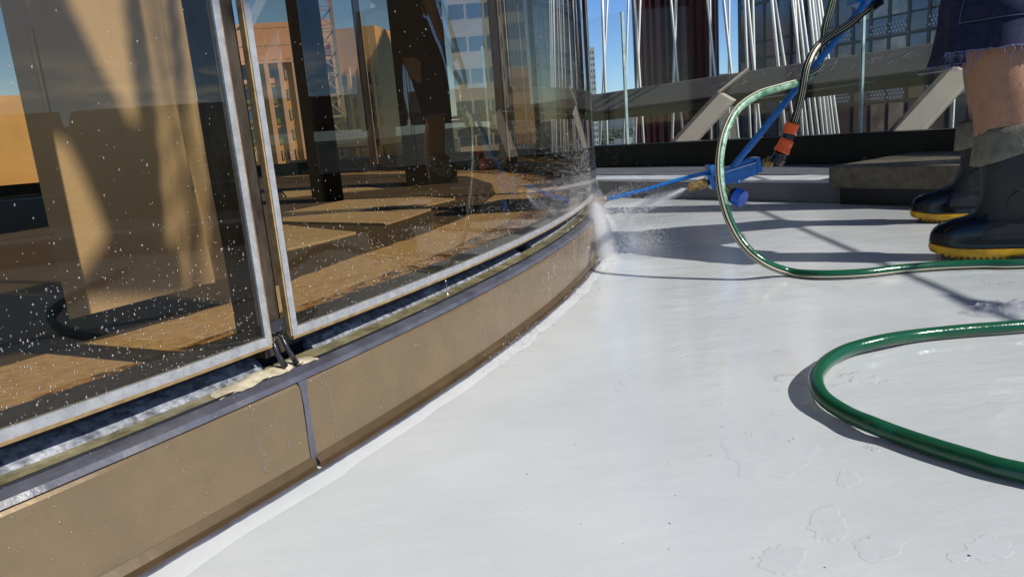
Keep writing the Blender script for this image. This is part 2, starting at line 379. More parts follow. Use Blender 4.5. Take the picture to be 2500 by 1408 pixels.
for i in range(3): m.quad(*[Vector((q.x, q.y, .1042)) for q in (strip_pts[0][i], strip_pts[0][i + 1], strip_pts[1][i + 1], strip_pts[1][i])])
m.build('step_shadow_sheet', SHADEMEM, kind='structure')  # flat sheet painted as the fascia's shadow across the step

m = MB(); rows = []
for i in range(241):
    t = math.radians(-62 + 122 * i / 240); row = []
    for r_, z_ in ((RB0 - .01, .0045), (RB0 + .020, .0022), (RB0 + .034, .0012), (RB0 + .040, .0003)):
        rr = r_ + (.016 * noise.noise(Vector((i * .22, 3, 0))) + .009 * noise.noise(Vector((i * .9, 7, 0))) if r_ > RB0 + .02 else 0)
        row.append(Vector((-4.62 + rr * math.cos(t), 3.40 + rr * math.sin(t), z_ )))
    rows.append(row)
m.rings(rows, cap=False, closed=False); m.build('kerb_flashing', MEMB2, smooth=True, kind='structure')
# ---- balustrade run: fascia, glass, beam, braces
def strip_run(name, pts, prof, mat_, parent=None, **k):
    """sweep profile [(outward,z)] along polyline"""
    m = MB(); rows = []
    for d, z in prof:
        o_ = offset(pts, d); rows.append([Vector((p.x, p.y, z)) for p in o_])
    rows.append(rows[0]); m.rings(rows, cap=False, closed=False)
    n = len(prof); base = 0; cols = len(rows[0])
    m.add([rows[i][0] for i in range(n)], [tuple(range(n))]); m.add([rows[i][-1] for i in range(n)], [tuple(reversed(range(n)))])
    return m.build(name, mat_, parent, **k)
strip_run('parapet_fascia', OUT, [(0, .09), (0, FZ - .006), (.006, FZ), (.16, FZ), (.16, -.6), (.05, -.6), (.05, .09)], DARKFASCIA,
          label='long black bronze fascia band along the foot of the glass balustrade', cat='parapet')
def plane_at(px, py, off):
    """meet a sight line with the vertical plane parallel to the first balustrade run, `off` metres outside it"""
    d = ray(px, py); o = Vector((0, 0, CAMH)); p0 = Vector((fa.x, fa.y, 0)) + fn * off
    t = (p0 - Vector((0, 0, 0))).dot(fn) / d.dot(fn); return o + d * t
# ring beam outside the glass, three runs
BO = .62
bt = [plane_at(1455, 226, BO), plane_at(1830, 172, BO), plane_at(2230, 104, BO)]
bb = [plane_at(1455, 271, BO), plane_at(1800, 226, BO), plane_at(2240, 152, BO)]
zt0, ztr = bt[0].z, (bt[2].z - bt[0].z) / ((bt[2] - bt[0]).dot(fd))
zb0 = bb[0].z
def beam_run(a, b, za, zb, h=.150, joint=None):
    m = MB(); t = (b - a); t.z = 0; t.normalize(); n_ = Vector((-t.y, t.x, 0)); rows = []
    for p, z in ((a, za), (b, zb)):
        # hexagonal box: face leans back to the sky, soffit tucks under, its shade painted near-black
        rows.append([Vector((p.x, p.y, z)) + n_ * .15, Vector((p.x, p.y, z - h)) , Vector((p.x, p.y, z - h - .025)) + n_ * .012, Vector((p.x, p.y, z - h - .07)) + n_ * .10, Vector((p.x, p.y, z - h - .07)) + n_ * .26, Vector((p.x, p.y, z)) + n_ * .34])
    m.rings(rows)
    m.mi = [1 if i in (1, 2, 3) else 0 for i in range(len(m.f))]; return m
rb = empty('ring_beam', (fa.x, fa.y, 0), label='heavy taupe painted steel ring beam running outside the glass balustrade', cat='beam')
o_ = offset(OUT, BO - .05)
za = zt0 + (o_[0] - Vector((bt[0].x, bt[0].y, 0))).dot(fd) * ztr
zB = bt[2].z + (o_[1] - Vector((bt[2].x, bt[2].y, 0))).dot(fd) * ztr * .5
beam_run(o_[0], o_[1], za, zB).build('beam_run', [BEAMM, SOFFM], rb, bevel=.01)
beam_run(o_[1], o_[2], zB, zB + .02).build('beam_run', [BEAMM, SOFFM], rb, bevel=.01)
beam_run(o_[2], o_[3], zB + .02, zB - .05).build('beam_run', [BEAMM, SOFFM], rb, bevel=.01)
# bolts of the splice plates (seen mirrored in the glazing)
for s0 in (.35, 1.5):
    q = o_[1].lerp(o_[2], s0 / 2.6); m = MB(); t = (o_[2] - o_[1]).normalized(); n_ = Vector((-t.y, t.x, 0))
    m.bar(q + Vector((0, 0, zB - .15)) - t * .11 - n_ * .0, q + Vector((0, 0, zB - .15)) + t * .11 - n_ * .0, .03, .17)
    pl = m.build('splice_plate', BRACE, rb)
    for i in (-.07, .07):
        for j in (-.05, .04):
            m = MB(); c = q + t * i + Vector((0, 0, zB - .15 + j)) - n_ * .012
            m.tube([c, c - n_ * .02], .012, 6); m.build('bolt', STEEL, pl)
# scuffs: chalky scrape marks on the beam face
m = MB(); rq = random.Random(6)
for k in range(150):
    x = rq.choice([rq.gauss(1950, 45), rq.gauss(2080, 40), rq.gauss(1780, 40), rq.gauss(2190, 30)]); f_ = rq.uniform(.35, .85); yt = 226 - (x - 1455) * .157; q = plane_at(x, yt + 50 * f_, BO - .05)
    l_ = rq.uniform(.006, .035); a = rq.gauss(.5, .25); d_ = (fd * math.cos(a) + Vector((0, 0, math.sin(a)))); lean_ = fn * 1.0
    zt_ = za + (q - Vector((o_[0].x, o_[0].y, 0))).dot(fd) * (zB - za) / (o_[1] - o_[0]).length; hh = max(.01, min(.99, (zt_ - q.z) / .15)); q = q + fn * (.15 * (1 - hh) - (q - Vector((o_[0].x, o_[0].y, 0))).dot(fn) - .0015)
    p2 = q + d_ * l_; p2 = p2 + fn * (.15 * math.sin(a) * l_ / .15); m.bar(q, p2, rq.uniform(.001, .003), .0012, up=fn)
m.build('chalk_scuffs', BEAMSCUFF, rb, kind='stuff')
# raking braces with a slim fin that carries on over the beam
def brace(x0, y0, x1, y1, o0, o1, label, fin=None):
    e_ = empty('raking_brace', plane_at(x0, y0, o0), label=label, cat='brace', group='beige braces under the ring beam')
    a, b = plane_at(x0, y0, o0), plane_at(x1, y1, o1); m = MB(); d = (b - a).normalized(); side = d.cross(fn).normalized()
    wv = .112
    rows = []
    for p in (a - d * .25, b): rows.append([p + side * wv / 2, p - side * wv / 2, p - side * wv / 2 + fn * .05, p + side * wv / 2 + fn * .05])
    m.rings(rows); m.build('plate', BRACE, e_, bevel=.004)
    m = MB(); rows = []
    for p in (a - d * .25, b): rows.append([p + side * (wv / 2 + .001) + fn * .012, p + side * (wv / 2 + .013) + fn * .012, p + side * (wv / 2 + .013) - fn * .02, p + side * (wv / 2 + .001) - fn * .02])
    m.rings(rows); m.build('edge_flange', BEAMM, e_)
    if fin:
        m = MB(); m.bar(plane_at(*fin[0], BO - .08), plane_at(*fin[1], BO + .085), .016, .03, up=fn); m.build('cover_strip', BRACE, e_)
    return e_
br1 = brace(1665, 352, 1772, 236, .16, BO - .20, 'beige steel brace rising from the fascia behind the green hose', fin=((1755, 228), (1828, 169)))
br2 = brace(2218, 318, 2352, 172, .16, BO - .20, 'beige steel brace rising beside the worker knee')
# tie rods with turnbuckles
for pa, pb, lab in (((1742, 257), (2352, 168), 'thin dark tie rod with turnbuckle running under the beam between the two braces'), ((2356, 182), (2700, 150), 'thin dark tie rod passing behind the worker leg')):
    a, b = plane_at(*pa, BO - .12), plane_at(*pb, BO - .12)
    e_ = empty('tie_rod', a, label=lab, cat='tie rod')
    m = MB(); m.tube([a, b], .005, 8); m.build('rod', STEEL, e_, smooth=True)
    d = (b - a); 
    for t0, t1 in (((.11, .19), (.70, .86)) if lab.startswith('thin dark tie rod with') else ((.2, .3),)):
        m = MB(); m.tube([a + d * t0, a + d * (t0 + .012), a + d * (t1 - .012), a + d * t1], [.006, .009, .009, .006], 10); m.build('turnbuckle', DARKFASCIA, e_, smooth=True)
    m = MB(); c = a; m.tube([c - fn * .012, c + fn * .02], .010, 10); m.build('pin', STEEL, e_)

# frameless glass balustrade panes
def top_pt(p, z): return Vector((p.x, p.y, z))
j1 = G(1538, 352, FZ); j2 = G(2096, 326, FZ)
s1 = (j1 - fa).dot(fd); s2 = (j2 - fa).dot(fd); sE = (cornB - fa).dot(fd)
EDGE = mat('green_glass_edge', (.50, .62, .60), .15, 0, .8, noise_amt=.5, nscale=3, col2=(.22, .34, .33), stretch=(1, 1, 4))
PT = 1.12; PW = s2 - s1
def pane(p, q, label):
    t = (q - p).normalized(); n_ = Vector((-t.y, t.x, 0)); off = n_ * .05
    e_ = empty('balustrade_pane', top_pt(p, FZ), label=label, cat='glass pane', group='panes of the glass balustrade')
    a = top_pt(p, 0) + t * .006 + off; b = top_pt(q, 0) - t * .006 + off
    m = MB(); m.bar(a.xyz + Vector((0, 0, (FZ + PT) / 2)), b.xyz + Vector((0, 0, (FZ + PT) / 2)), .019, PT - FZ); m.build('glass', CLEAR, e_)
    for c, s in ((a, -1), (b, 1)):
        m = MB(); m.box(c + t * s * .0025 + Vector((0, 0, (FZ + PT) / 2)), .004, .022, PT - FZ, Matrix((t, n_, Vector((0, 0, 1)))).transposed()); m.build('polished_edge', EDGE, e_)
pane(fa + fd * (s1 - PW), fa + fd * s1, 'clear balustrade pane next to the pavilion corner, left of the first joint')
pane(fa + fd * s1, fa + fd * s2, 'wide clear balustrade pane behind the blue lance and green hose')
pane(fa + fd * s2, cornB, 'clear balustrade pane behind the worker')
t = (cornC - cornB) / 2
pane(cornB, cornB + t, 'clear balustrade pane beyond the corner, mirrored in the glazing'); pane(cornB + t, cornC, 'second clear balustrade pane beyond the corner, mirrored in the glazing')
t = (cornD - cornC) / 3
for i in range(3): pane(cornC + t * i, cornC + t * (i + 1), 'clear balustrade pane on the far right run, number %s from the corner' % ('one', 'two', 'three')[i])
# deep drip line under the fascia
m = MB(); q0 = offset(OUT, -.012); 
for i in range(len(q0) - 1): m.bar(Vector((q0[i].x, q0[i].y, .104)), Vector((q0[i + 1].x, q0[i + 1].y, .104)), .02, .008)
m.build('drip_line', BLACKM, label='thin black sealant line where fascia meets membrane step', cat='sealant')

# ---- concrete plinth block
def frame_pt(s, o, z): return Vector((fa.x, fa.y, 0)) + fd * s + fn * o + Vector((0, 0, z))
bo = dist_r - .05; bl = plane_at(2022, 460, bo); bs = (bl - Vector((fa.x, fa.y, bl.z))).dot(fd); BZ0 = bl.z; BZ1 = plane_at(2022, 407, bo).z
e_ = empty('plinth_block', frame_pt(bs, bo, 0), label='low olive grey concrete block with wet top, against the fascia behind the boots', cat='plinth')
m = MB(); rows = []
for s_ in (bs, bs + .62):
    rows.append([frame_pt(s_, bo, BZ0), frame_pt(s_, bo, BZ1), frame_pt(s_, -.01, BZ1), frame_pt(s_, -.01, BZ0)])
m.rings(rows); m.build('slab', BLOCKM, e_, bevel=.006)
m = MB(); m.rings([[frame_pt(s_, bo + .03, -.0), frame_pt(s_, bo + .03, BZ0), frame_pt(s_, -.02, BZ0), frame_pt(s_, -.02, 0)] for s_ in (bs + .035, bs + .6)]); m.build('black_base', BLACKM, e_)

# ------------------------------------------------------------------ THE GLAZED PAVILION
PV = empty('curved_pavilion', (CX, CYY, 0), label='round pavilion with bronze reflective glazing on a tan metal kerb', cat='building')
THJ = -30.45; PITCHD = 26.0
def arc(name, prof, t0, t1, mat_, parent=PV, n=None, closed=True, wob=0, smooth=True, wsc=30, **k):
    """sweep a profile [(radius, z)] round the pavilion axis"""
    n = n or max(4, int(abs(t1 - t0) * 6)); m = MB(); rows = []
    for i in range(n + 1):
        t = t0 + (t1 - t0) * i / n
        row = []
        for j, (r, z) in enumerate(prof):
            q = cyl(t, r, z)
            if wob: 
                w_ = noise.noise(Vector((q.x * wsc, q.y * wsc, j * 1.7))) * wob + noise.noise(Vector((q.x * wsc * .2, q.y * wsc * .2, j * 2.7 + 9))) * wob
                q = cyl(t, r + w_, z + w_ * .5)
            row.append(q)
        rows.append(row)
    m.rings(rows, cap=closed, closed=closed)
    return m.build(name, mat_, parent, smooth=smooth, autosmooth=math.radians(35), **k)
bounds = [THJ - PITCHD, THJ, THJ + PITCHD, THJ + 2 * PITCHD, THJ + 3 * PITCHD]
for i in range(len(bounds) - 1):
    a, b = bounds[i], bounds[i + 1]; g = .055
    arc('kerb_panel', [(RB, .016), (RB, .1145), (RB - .0025, .118), (RB - .03, .119), (RB - .03, .016)], a + g, b - g, TAN)
    arc('kerb_foot', [(RB + .007, .001), (RB + .0075, .010), (RB + .0005, .0185), (RB - .02, .0185), (RB - .02, .001)], a + g * .6, b - g * .6, TANDK)
    arc('kerb_lip', [(RB + .0135, .001), (RB + .0135, .0035), (RB + .0078, .0045), (RB + .0078, .001)], a + g * .6, b - g * .6, TANDK, wob=.0015)
    # silicone joint between kerb panels
    m = MB()
    for k in range(1): 
        rows = []
        for z in [.004 + .116 * j / 14 for j in range(15)]:
            wv = .052 + .006 * math.sin(z * 60) + (.02 if z < .012 else 0) + (.03 * max(0, (z - .108) / .012))
            rows.append([cyl(b - wv, RB + .0012, z), cyl(b + wv, RB + .0012, z), cyl(b + wv, RB - .02, z), cyl(b - wv, RB - .02, z)])
        m.rings(rows)
    m.build('joint_seal', GREYBAND, PV)
    rd = random.Random(i); m = MB(); c = cyl(b, RB + .006, .01); rows = []
arc('foot_shadow_line', [(RB + .0125, .0005), (RB + .0125, .0052), (RB + .0185, .0052), (RB + .0185, .0005)], TH0, TH1, GREYBAND, wob=.0018, wsc=40)  # dark strip painted in as the kerb foot's thin shadow
arc('sill_band', [(RB - .0005, .1205), (RB - .004, .1265), (RB - .024, .1295), (RB - .03, .119), (RB - .003, .1187)], TH0, TH1, GREYBAND, wob=.0006, wsc=45)
arc('sill_edge_line', [(RB - .0245, .1297), (RB - .025, .1315), (RB - .0275, .1315), (RB - .028, .1297)], TH0, TH1, BLACKM)
arc('gutter', [(RB - .0275, .1300), (RB - .042, .1308), (RB - .058, .1325), (RB - .058, .120), (RB - .0275, .120)], TH0, TH1, OLIVE, wob=.0011, wsc=35)
arc('foam_sealant', [(RB - .050, .1320), (RB - .056, .138), (RB - .066, .145), (RB - .078, .149), (RB - .078, .125), (RB - .050, .125)], TH0, THJ - .12, FROST, wob=.0022, wsc=55)
arc('foam_sealant', [(RB - .056, .1325), (RB - .060, .137), (RB - .068, .142), (RB - .078, .146), (RB - .078, .125), (RB - .056, .125)], THJ + .9, THJ + 9.0, FROST, wob=.0035, wsc=75)
arc('foam_sealant', [(RB - .058, .1325), (RB - .062, .137), (RB - .069, .141), (RB - .078, .144), (RB - .078, .125), (RB - .058, .125)], THJ + 10, TH1, FROST, wob=.0025, wsc=45)
arc('black_packer', [(RG - .048, .128), (RG - .040, .172), (RG - .06, .172), (RG - .06, .128)], TH0, TH1, GAP, wob=.002, wsc=80)
# cream mastic daub where the panes meet
m = MB(); rows = []
for i in range(27):
    t = THJ - 1.15 + 1.75 * i / 26; k = max(0, math.sin(PI * i / 26)) ** .6; row = []
    for j in range(8):
        r = RB - .022 - .030 * j / 7 * (.6 + .4 * k) - .003 * math.sin(i * .7)
        row.append(cyl(t, r, .1295 + .0065 * k * math.sin(PI * (j + .5) / 8) + .0016 * noise.noise(Vector((i * .9, j * .8, 0))) + (.002 * j / 7)))
    rows.append(row)
m.rings(rows, cap=False, closed=False); m.build('mastic_daub', CREAM, PV, smooth=True)
ZB, ZT = .171, 2.55; GH = .20; SW = .0165
for i in range(len(bounds) - 1):
    a, b = bounds[i] + GH, bounds[i + 1] - GH
    n = 260; m = MB(); rows = []
    for k in range(n + 1):
        t = a + (b - a) * k / n; rows.append([cyl(t, RG, ZB), cyl(t, RG, ZT)])
    m.rings(rows, cap=False, closed=False); gp = m.build('glass_pane', GLASS, PV, smooth=True)
    sw = math.degrees(SW / RG)
    r0, r1 = RG + .0035, RG - .006
    arc('edge_strip', [(r0, ZB - .001), (r0, ZB + .0095), (r1, ZB + .0095), (r1, ZB - .001)], a, b, FRIT, gp)
    for t0, t1 in ((a, a + sw * .55), (b - sw * .48, b)): arc('edge_strip', [(r0, ZB + .0098), (r0, ZT), (r1, ZT), (r1, ZB + .0098)], t0, t1, FRIT, gp, n=2, smooth=False)
    arc('amber_edge', [(r0 - .0004, ZB - .0048), (r0 + .0012, ZB - .001), (r1, ZB - .0012), (r1, ZB - .0048)], a, b, AMBER, gp)
    for t0, t1 in ((a - .028, a - .002), (b + .002, b + .028)): arc('amber_edge', [(r0 - .001, ZB), (r0 - .001, ZT), (r1, ZT), (r1, ZB)], t0, t1, AMBER, gp, n=2, smooth=False)
for b in bounds:
    mu = MB(); rows = [[cyl(b + d, r, z) for d, r in ((-.18, RG - .013), (.18, RG - .013), (.18, RG - .06), (-.18, RG - .06))] for z in (.15, ZT)]
    mu.rings(rows); mu = mu.build('mullion', RECESS, PV)
    for d0, d1, rr, mt in ((-.17, -.115, RG - .004, GREYBAND), (-.11, -.07, RG - .009, FRIT), (-.065, -.04, RG - .010, GREYBAND)):
        m = MB(); m.rings([[cyl(b + d0, rr, z), cyl(b + d1, rr, z), cyl(b + d1, rr - .013, z), cyl(b + d0, rr - .013, z)] for z in (.165, ZT)]); m.build('gasket', mt, mu)
    # drooping rubber tail under the mullion
    m = MB(); p0 = cyl(b - .12, RG - .004, .175); m.tube([p0, cyl(b - .1, RG + .000, .155), cyl(b - .02, RG + .002, .136)], [.0025, .003, .0045], 7); m.build('rubber_tail', GAP, mu, smooth=True)
    m = MB(); m.tube([cyl(b + .05, RG - .004, .175), cyl(b + .1, RG + .000, .155), cyl(b + .2, RG + .002, .134)], [.0025, .003, .004], 7); m.build('rubber_tail', GAP, mu, smooth=True)
arc('black_border', [(RG - .004, ZB + .0095), (RG - .004, ZB + .024), (RG - .007, ZB + .024), (RG - .007, ZB + .0095)], TH0, TH1, GAP)
# roof
m = MB(); m.prism([(cyl(t, RG + .03, 0).x, cyl(t, RG + .03, 0).y) for t in range(0, 360, 4)], ZT, ZT + .18); m.build('roof', TANDK, PV)
# interior
CARPET = mat('dark_carpet', (.018, .016, .014), .9, noise_amt=.4, nscale=40)
DKWALL = mat('dark_brown_wall', (.05, .04, .03), .7, noise_amt=.3, nscale=2, stretch=(1, 1, .3))
BLINDM = mat('taupe_blind_cloth', (.52, .43, .29), .8, noise_amt=.2, nscale=8, col2=(.46, .375, .25), bump=.0005, bscale=200)
DRAPEM = mat('cream_drape_cloth', (.60, .49, .32), .8, noise_amt=.2, nscale=10, col2=(.50, .41, .26))
arc('far_glazing', [(RG, ZB), (RG, ZT)], bounds[-1], 360 + bounds[0], GLASS, n=300, closed=False)
FLOORI = mat('shaded_inner_floor', (.085, .066, .04), .7, noise_amt=.4, nscale=4, col2=(.06, .047, .028), stretch=(1, 3, 1))  # floor darkened to paint in the shade beyond the sunlit strip
SUNSTRIPE = mat('sunlit_tan_floor', (.47, .375, .235), .6, noise_amt=.5, nscale=6, col2=(.35, .27, .16), stretch=(1, 6, 1), bump=.002, bscale=20)
MOTTLE = mat('rusty_mottled_edge', (.42, .26, .10), .7, noise_amt=.75, nscale=38, col2=(.03, .026, .022), detail=9, stretch=(1, 1, 1))
m = MB(); m.prism([(cyl(t, RG - .05, 0).x, cyl(t, RG - .05, 0).y) for t in range(0, 360, 4)], .06, .13); m.build('inner_floor', FLOORI, PV)
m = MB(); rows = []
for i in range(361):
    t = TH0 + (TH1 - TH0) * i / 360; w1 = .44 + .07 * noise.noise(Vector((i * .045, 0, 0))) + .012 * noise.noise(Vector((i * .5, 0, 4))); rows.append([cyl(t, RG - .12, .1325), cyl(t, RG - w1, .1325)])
m.rings(rows, cap=False, closed=False); m.build('sunlit_floor_strip', mat('sandy_sunlit_floor', (.50, .385, .22), .75, noise_amt=.55, nscale=45, col2=(.36, .26, .14), bump=.003, bscale=60), PV)  # light sandy tone put in for the sunlit part of the floor
arc('mottled_edge', [(RG - .10, .1355), (RG - .235, .1355)], TH0, TH1, MOTTLE, closed=False, wob=.016, wsc=7)
arc('dark_edge', [(RG - .045, .1385), (RG - .125, .1385)], TH0, TH1, CARPET, closed=False, wob=.010, wsc=5)
arc('far_inner_kerb', [(RG - .04, .13), (RG - .04, .26)], bounds[-1], 360 + bounds[0], DARKFASCIA, n=120, closed=False)
def on_cyl(px, py, r):
    d = ray(px, py); o = Vector((0, 0, CAMH)); qx, qy = -CX, -CYY; a_ = d.x * d.x + d.y * d.y; b_ = 2 * (d.x * qx + d.y * qy); c_ = qx * qx + qy * qy - r * r
    t = (-b_ - math.sqrt(b_ * b_ - 4 * a_ * c_)) / 2 / a_; return o + d * t
RBL = 4.62
# blind behind the left pane with gathered folds on its right
m = MB(); rows = []
T0, T1 = math.degrees(math.atan2(*reversed((on_cyl(75, 350, RBL) - Vector((CX, CYY, 0))).xy))), math.degrees(math.atan2(*reversed((on_cyl(505, 350, RBL) - Vector((CX, CYY, 0))).xy)))
BZ_ = max(.14, on_cyl(430, 712, RBL).z)
n = 240
for k in range(n + 1):
    u = k / n; t = T0 + (T1 - T0) * u; fold = max(0, (u - .45) / .55)
    r = RBL - .006 * fold * math.sin(u * 44) * (1 + .5 * math.sin(u * 17)) - .004 * fold * math.sin(u * 27 + 1)
    rows.append([cyl(t + .10 * fold * math.sin(z * 6 + u * 9) + .25 * max(0, .35 - z) * math.sin(u * 40), r + .004 * fold * math.sin(z * 9 + u * 30), z) for z in [BZ_ + (ZT - .01 - BZ_) * (j / 60) ** 1.4 for j in range(61)]])
m.rings(rows, cap=False, closed=False); bl_ = m.build('gathered_blind', BLINDM, PV, smooth=True)

# unseen pierced sheet added above the terrace: its openings shape sunlight on the blind
def inpoly(x, y, P_):
    c = False; j = len(P_) - 1
    for i in range(len(P_)):
        if (P_[i][1] > y) != (P_[j][1] > y) and x < (P_[j][0] - P_[i][0]) * (y - P_[i][1]) / (P_[j][1] - P_[i][1]) + P_[i][0]: c = not c
        j = i
    return c
LIT = [[(150, -120), (165, 0), (210, 90), (262, 190), (322, 300), (335, 300), (300, 0), (290, -120)], [(78, 345), (88, 450), (112, 560), (150, 700), (176, 700), (262, 575), (205, 440), (160, 345)],
       [(335, -120), (392, 300), (415, 600), (430, 600), (408, 300), (352, -120)], [(425, -120), (476, 400), (500, 720), (520, 720), (494, 400), (447, -120)], [(372, -120), (426, 330), (455, 720), (466, 720), (440, 330), (386, -120)]]
m = MB(); STX, STY = 9, 9; gxs = list(range(50, 564, STX)); gys = list(range(-160, 730, STY)); gp_ = {}
def maskpt(x, y):
    if (x, y) not in gp_:
        q = on_cyl(x, y, RBL); t_ = (2.62 - q.z) / sd.z; gp_[(x, y)] = q + sd * t_
    return gp_[(x, y)]
for x in gxs:
    for y in gys:
        if any(inpoly(x + STX / 2, y + STY / 2, P_) for P_ in LIT): continue
        m.quad(maskpt(x, y), maskpt(x + STX, y), maskpt(x + STX, y + STY), maskpt(x, y + STY))
SUNMASK = m.build('sun_mask', BLINDM, label='pierced sheet added out of view above the terrace to shape the sunlight on the blind', cat='sun mask')
m = MB(); 
for c in ((50, -160), (554, -160)):
    q = maskpt(*c) if tuple(c) in gp_ else on_cyl(c[0], c[1], RBL) + sd * ((2.62 - on_cyl(c[0], c[1], RBL).z) / sd.z); m.bar(q, Vector((CX, CYY, 0)) + (q - Vector((CX, CYY, 0))).xy.to_3d().normalized() * RG + Vector((0, 0, 2.64)), .02, .02)
m.build('mask_arm', STEEL, SUNMASK, kind='stuff')  # arms added only to hold the unseen sheet
# plain dark box, column and partition added inside where the view goes black
for x0, x1, yt, Y, dpt, nm, lab in ((492, 566, 243, 1.75, .1, 'dark_box', 'plain black box inside the pavilion right of the gathered blind'), (748, 826, -300, 3.6, .2, 'added_column', 'added dark square column inside the pavilion seen through the right pane'), (985, 1112, -300, 4.3, .3, 'added_partition', 'broad black partition inside the pavilion in front of the balcony tower')):
    a = PY(x0, 380, Y); b = PY(x1, 380, Y); top = PY((x0 + x1) / 2, yt, Y).z; top = min(top, ZT); m = MB()
    k_ = (Y + dpt) / Y; m.prism([(a.x, Y), (b.x, Y), (b.x * k_, Y + dpt), (a.x * k_, Y + dpt)], .131, top); m.build(nm, CARPET, label=lab, cat=nm.split('_')[1])

for pix, lab in (([(690, 521), (780, 503), (859, 487), (1000, 480), (1111, 487), (1043, 502)], 'painted sunlight stripe furthest inside the right pane'), ([(690, 533), (870, 518), (1060, 509), (1000, 530), (941, 548), (690, 543)], 'painted sunlight stripe in the middle of three inside the right pane'), ([(690, 551), (780, 560), (869, 569), (790, 590), (700, 610)], 'painted sunlight stripe nearest the mullion inside the right pane'), ([(690, 468), (762, 458), (850, 455), (930, 461), (840, 469), (700, 482)], 'small painted sunlight stripe at the back inside the right pane')):
    m = MB(); f_ = [G(x, y, .1335) for x, y in pix]; m.prism([(p.x, p.y) for p in f_], .1305, .1375); m.build('sunlit_stripe', SUNSTRIPE, label=lab, cat='sunlit stripe', group='tan stripes painted as sunlight on the pavilion floor')  # thin tan prisms stand for stripes of sunlight on the floor

# ------------------------------------------------------------------ HOSES
def frames(pts):
    t = (pts[1] - pts[0]).normalized(); x = t.orthogonal().normalized(); out = []
    for i, p in enumerate(pts):
        t2 = (pts[min(i + 1, len(pts) - 1)] - pts[max(i - 1, 0)]).normalized(); x = t.rotation_difference(t2) @ x; x = (x - t2 * x.dot(t2)).normalized(); t = t2
        out.append((p, t, x, t.cross(x)))
    return out
def hose_mesh(mb, pts, r, stripe_at, mi_body, mi_cr, mi_bk, refdirs, n=30, pale=None):
    """tube whose stripes stay on the side `refdirs(i)` points to"""
    rows = []; fr = frames(pts); mis = []
    for i, (p, t, x, y) in enumerate(fr):
        rd_ = refdirs(i / (len(fr) - 1)); rd_ = (rd_ - t * rd_.dot(t)).normalized(); y2 = t.cross(rd_)
        rr = r * (1 + .012 * noise.noise(p * 25))
        rows.append([p + (rd_ * math.cos(2 * PI * k / n) + y2 * math.sin(2 * PI * k / n)) * rr for k in range(n)])
    b = len(mb.v); mb.v += [tuple(q) for rr in rows for q in rr]
    for i in range(len(rows) - 1):
        for k in range(n):
            j = (k + 1) % n; mb.f.append((b + i * n + k, b + i * n + j, b + (i + 1) * n + j, b + (i + 1) * n + k))
            s = k if k < n / 2 else k - n
            mi = mi_body
            if s in stripe_at[0]: mi = mi_cr
            elif s in stripe_at[1]: mi = mi_bk
            elif pale and pale[0] < i / (len(rows) - 1) < pale[1]: mi = 3
            mb.mi.append(mi)
    mb.f.append(tuple(reversed([b + k for k in range(n)]))); mb.f.append(tuple(b + (len(rows) - 1) * n + k for k in range(n))); mb.mi += [0, 0]
HR = .0108
def HP(px, py, y): return PY(px, py, y)
def HG(px, py, z=HR + .001): return G(px, py, z)
A = [HP(2085, -170, 2.02), HP(2050, -60, 2.06), HP(2030, 10, 2.08), HP(2014, 70, 2.10), HP(2010, 120, 2.11), HP(1997, 165, 2.10), HP(1962, 196, 2.03), HP(1905, 214, 1.97), HP(1850, 232, 1.92), HP(1802, 266, 1.87),
     HP(1773, 315, 1.83), HP(1759, 370, 1.80), HP(1757, 430, 1.775), HP(1766, 490, 1.75), HP(1784, 545, 1.73), HP(1815, 597, 1.71), HP(1862, 638, 1.69),
     HG(1925, 663), HG(2000, 670), HG(2100, 667), HG(2200, 656), HG(2300, 648), HG(2400, 644), HG(2500, 643)]
e0 = A[-1]; f0 = HG(2500, 795)
A += [e0 + Vector((.22, -.01, 0)), e0 + Vector((.42, -.10, 0)), f0 + Vector((.42, .06, 0)), f0 + Vector((.22, .01, 0))]
A += [f0, HG(2369, 805), HG(2241, 818), HG(2156, 831, .016), HG(2078, 851, .014), HG(2028, 876, .016), HG(1997, 908, .018), HG(1993, 938, .018), HG(2014, 974, .016), HG(2072, 1012, .014),
      HG(2130, 1037, .016), HG(2198, 1063), HG(2283, 1092), HG(2369, 1118), HG(2500, 1153)]
g0 = A[-1]; A += [g0 + Vector((.12, -.10, 0)), g0 + Vector((.35, -.25, 0)), g0 + Vector((.7, -.3, 0)), g0 + Vector((1.3, -.1, 0))]
hp = spline(A, 10)
m = MB()
def refA(u):
    k = u * (len(A) - 1)
    pts_ = [(0, Vector((.1, -1, .2))), (5, Vector((.1, -1, .1))), (6.5, Vector((-.6, -.3, 1))), (9, Vector((-1, -.35, .3))), (12, Vector((-1, -.55, 0))), (15, Vector((-.7, -.8, -.45))), (17.5, Vector((-.1, -.85, -.9))), (20, Vector((0, -.75, -1))), (24, Vector((0, -.7, -1.2))), (30, Vector((0, .2, -1))), (60, Vector((0, .2, -1)))]
    for (a, va), (b, vb) in zip(pts_, pts_[1:]):
        if a <= k <= b: return va.lerp(vb, (k - a) / (b - a))
    return pts_[-1][1]
NA = len(A) - 1
hose_mesh(m, hp, HR, ((-4, -3, 0, 3), (-5, -2, -1, 1, 2, 4)), 0, 1, 2, refA, 34, pale=(5.6 / NA, 13.2 / NA))
garden = m.build('garden_hose', [HOSEG, HOSECR, HOSEBK, HOSEPALE], smooth=True, label='long green garden hose with cream stripes looping over the white floor', cat='hose')
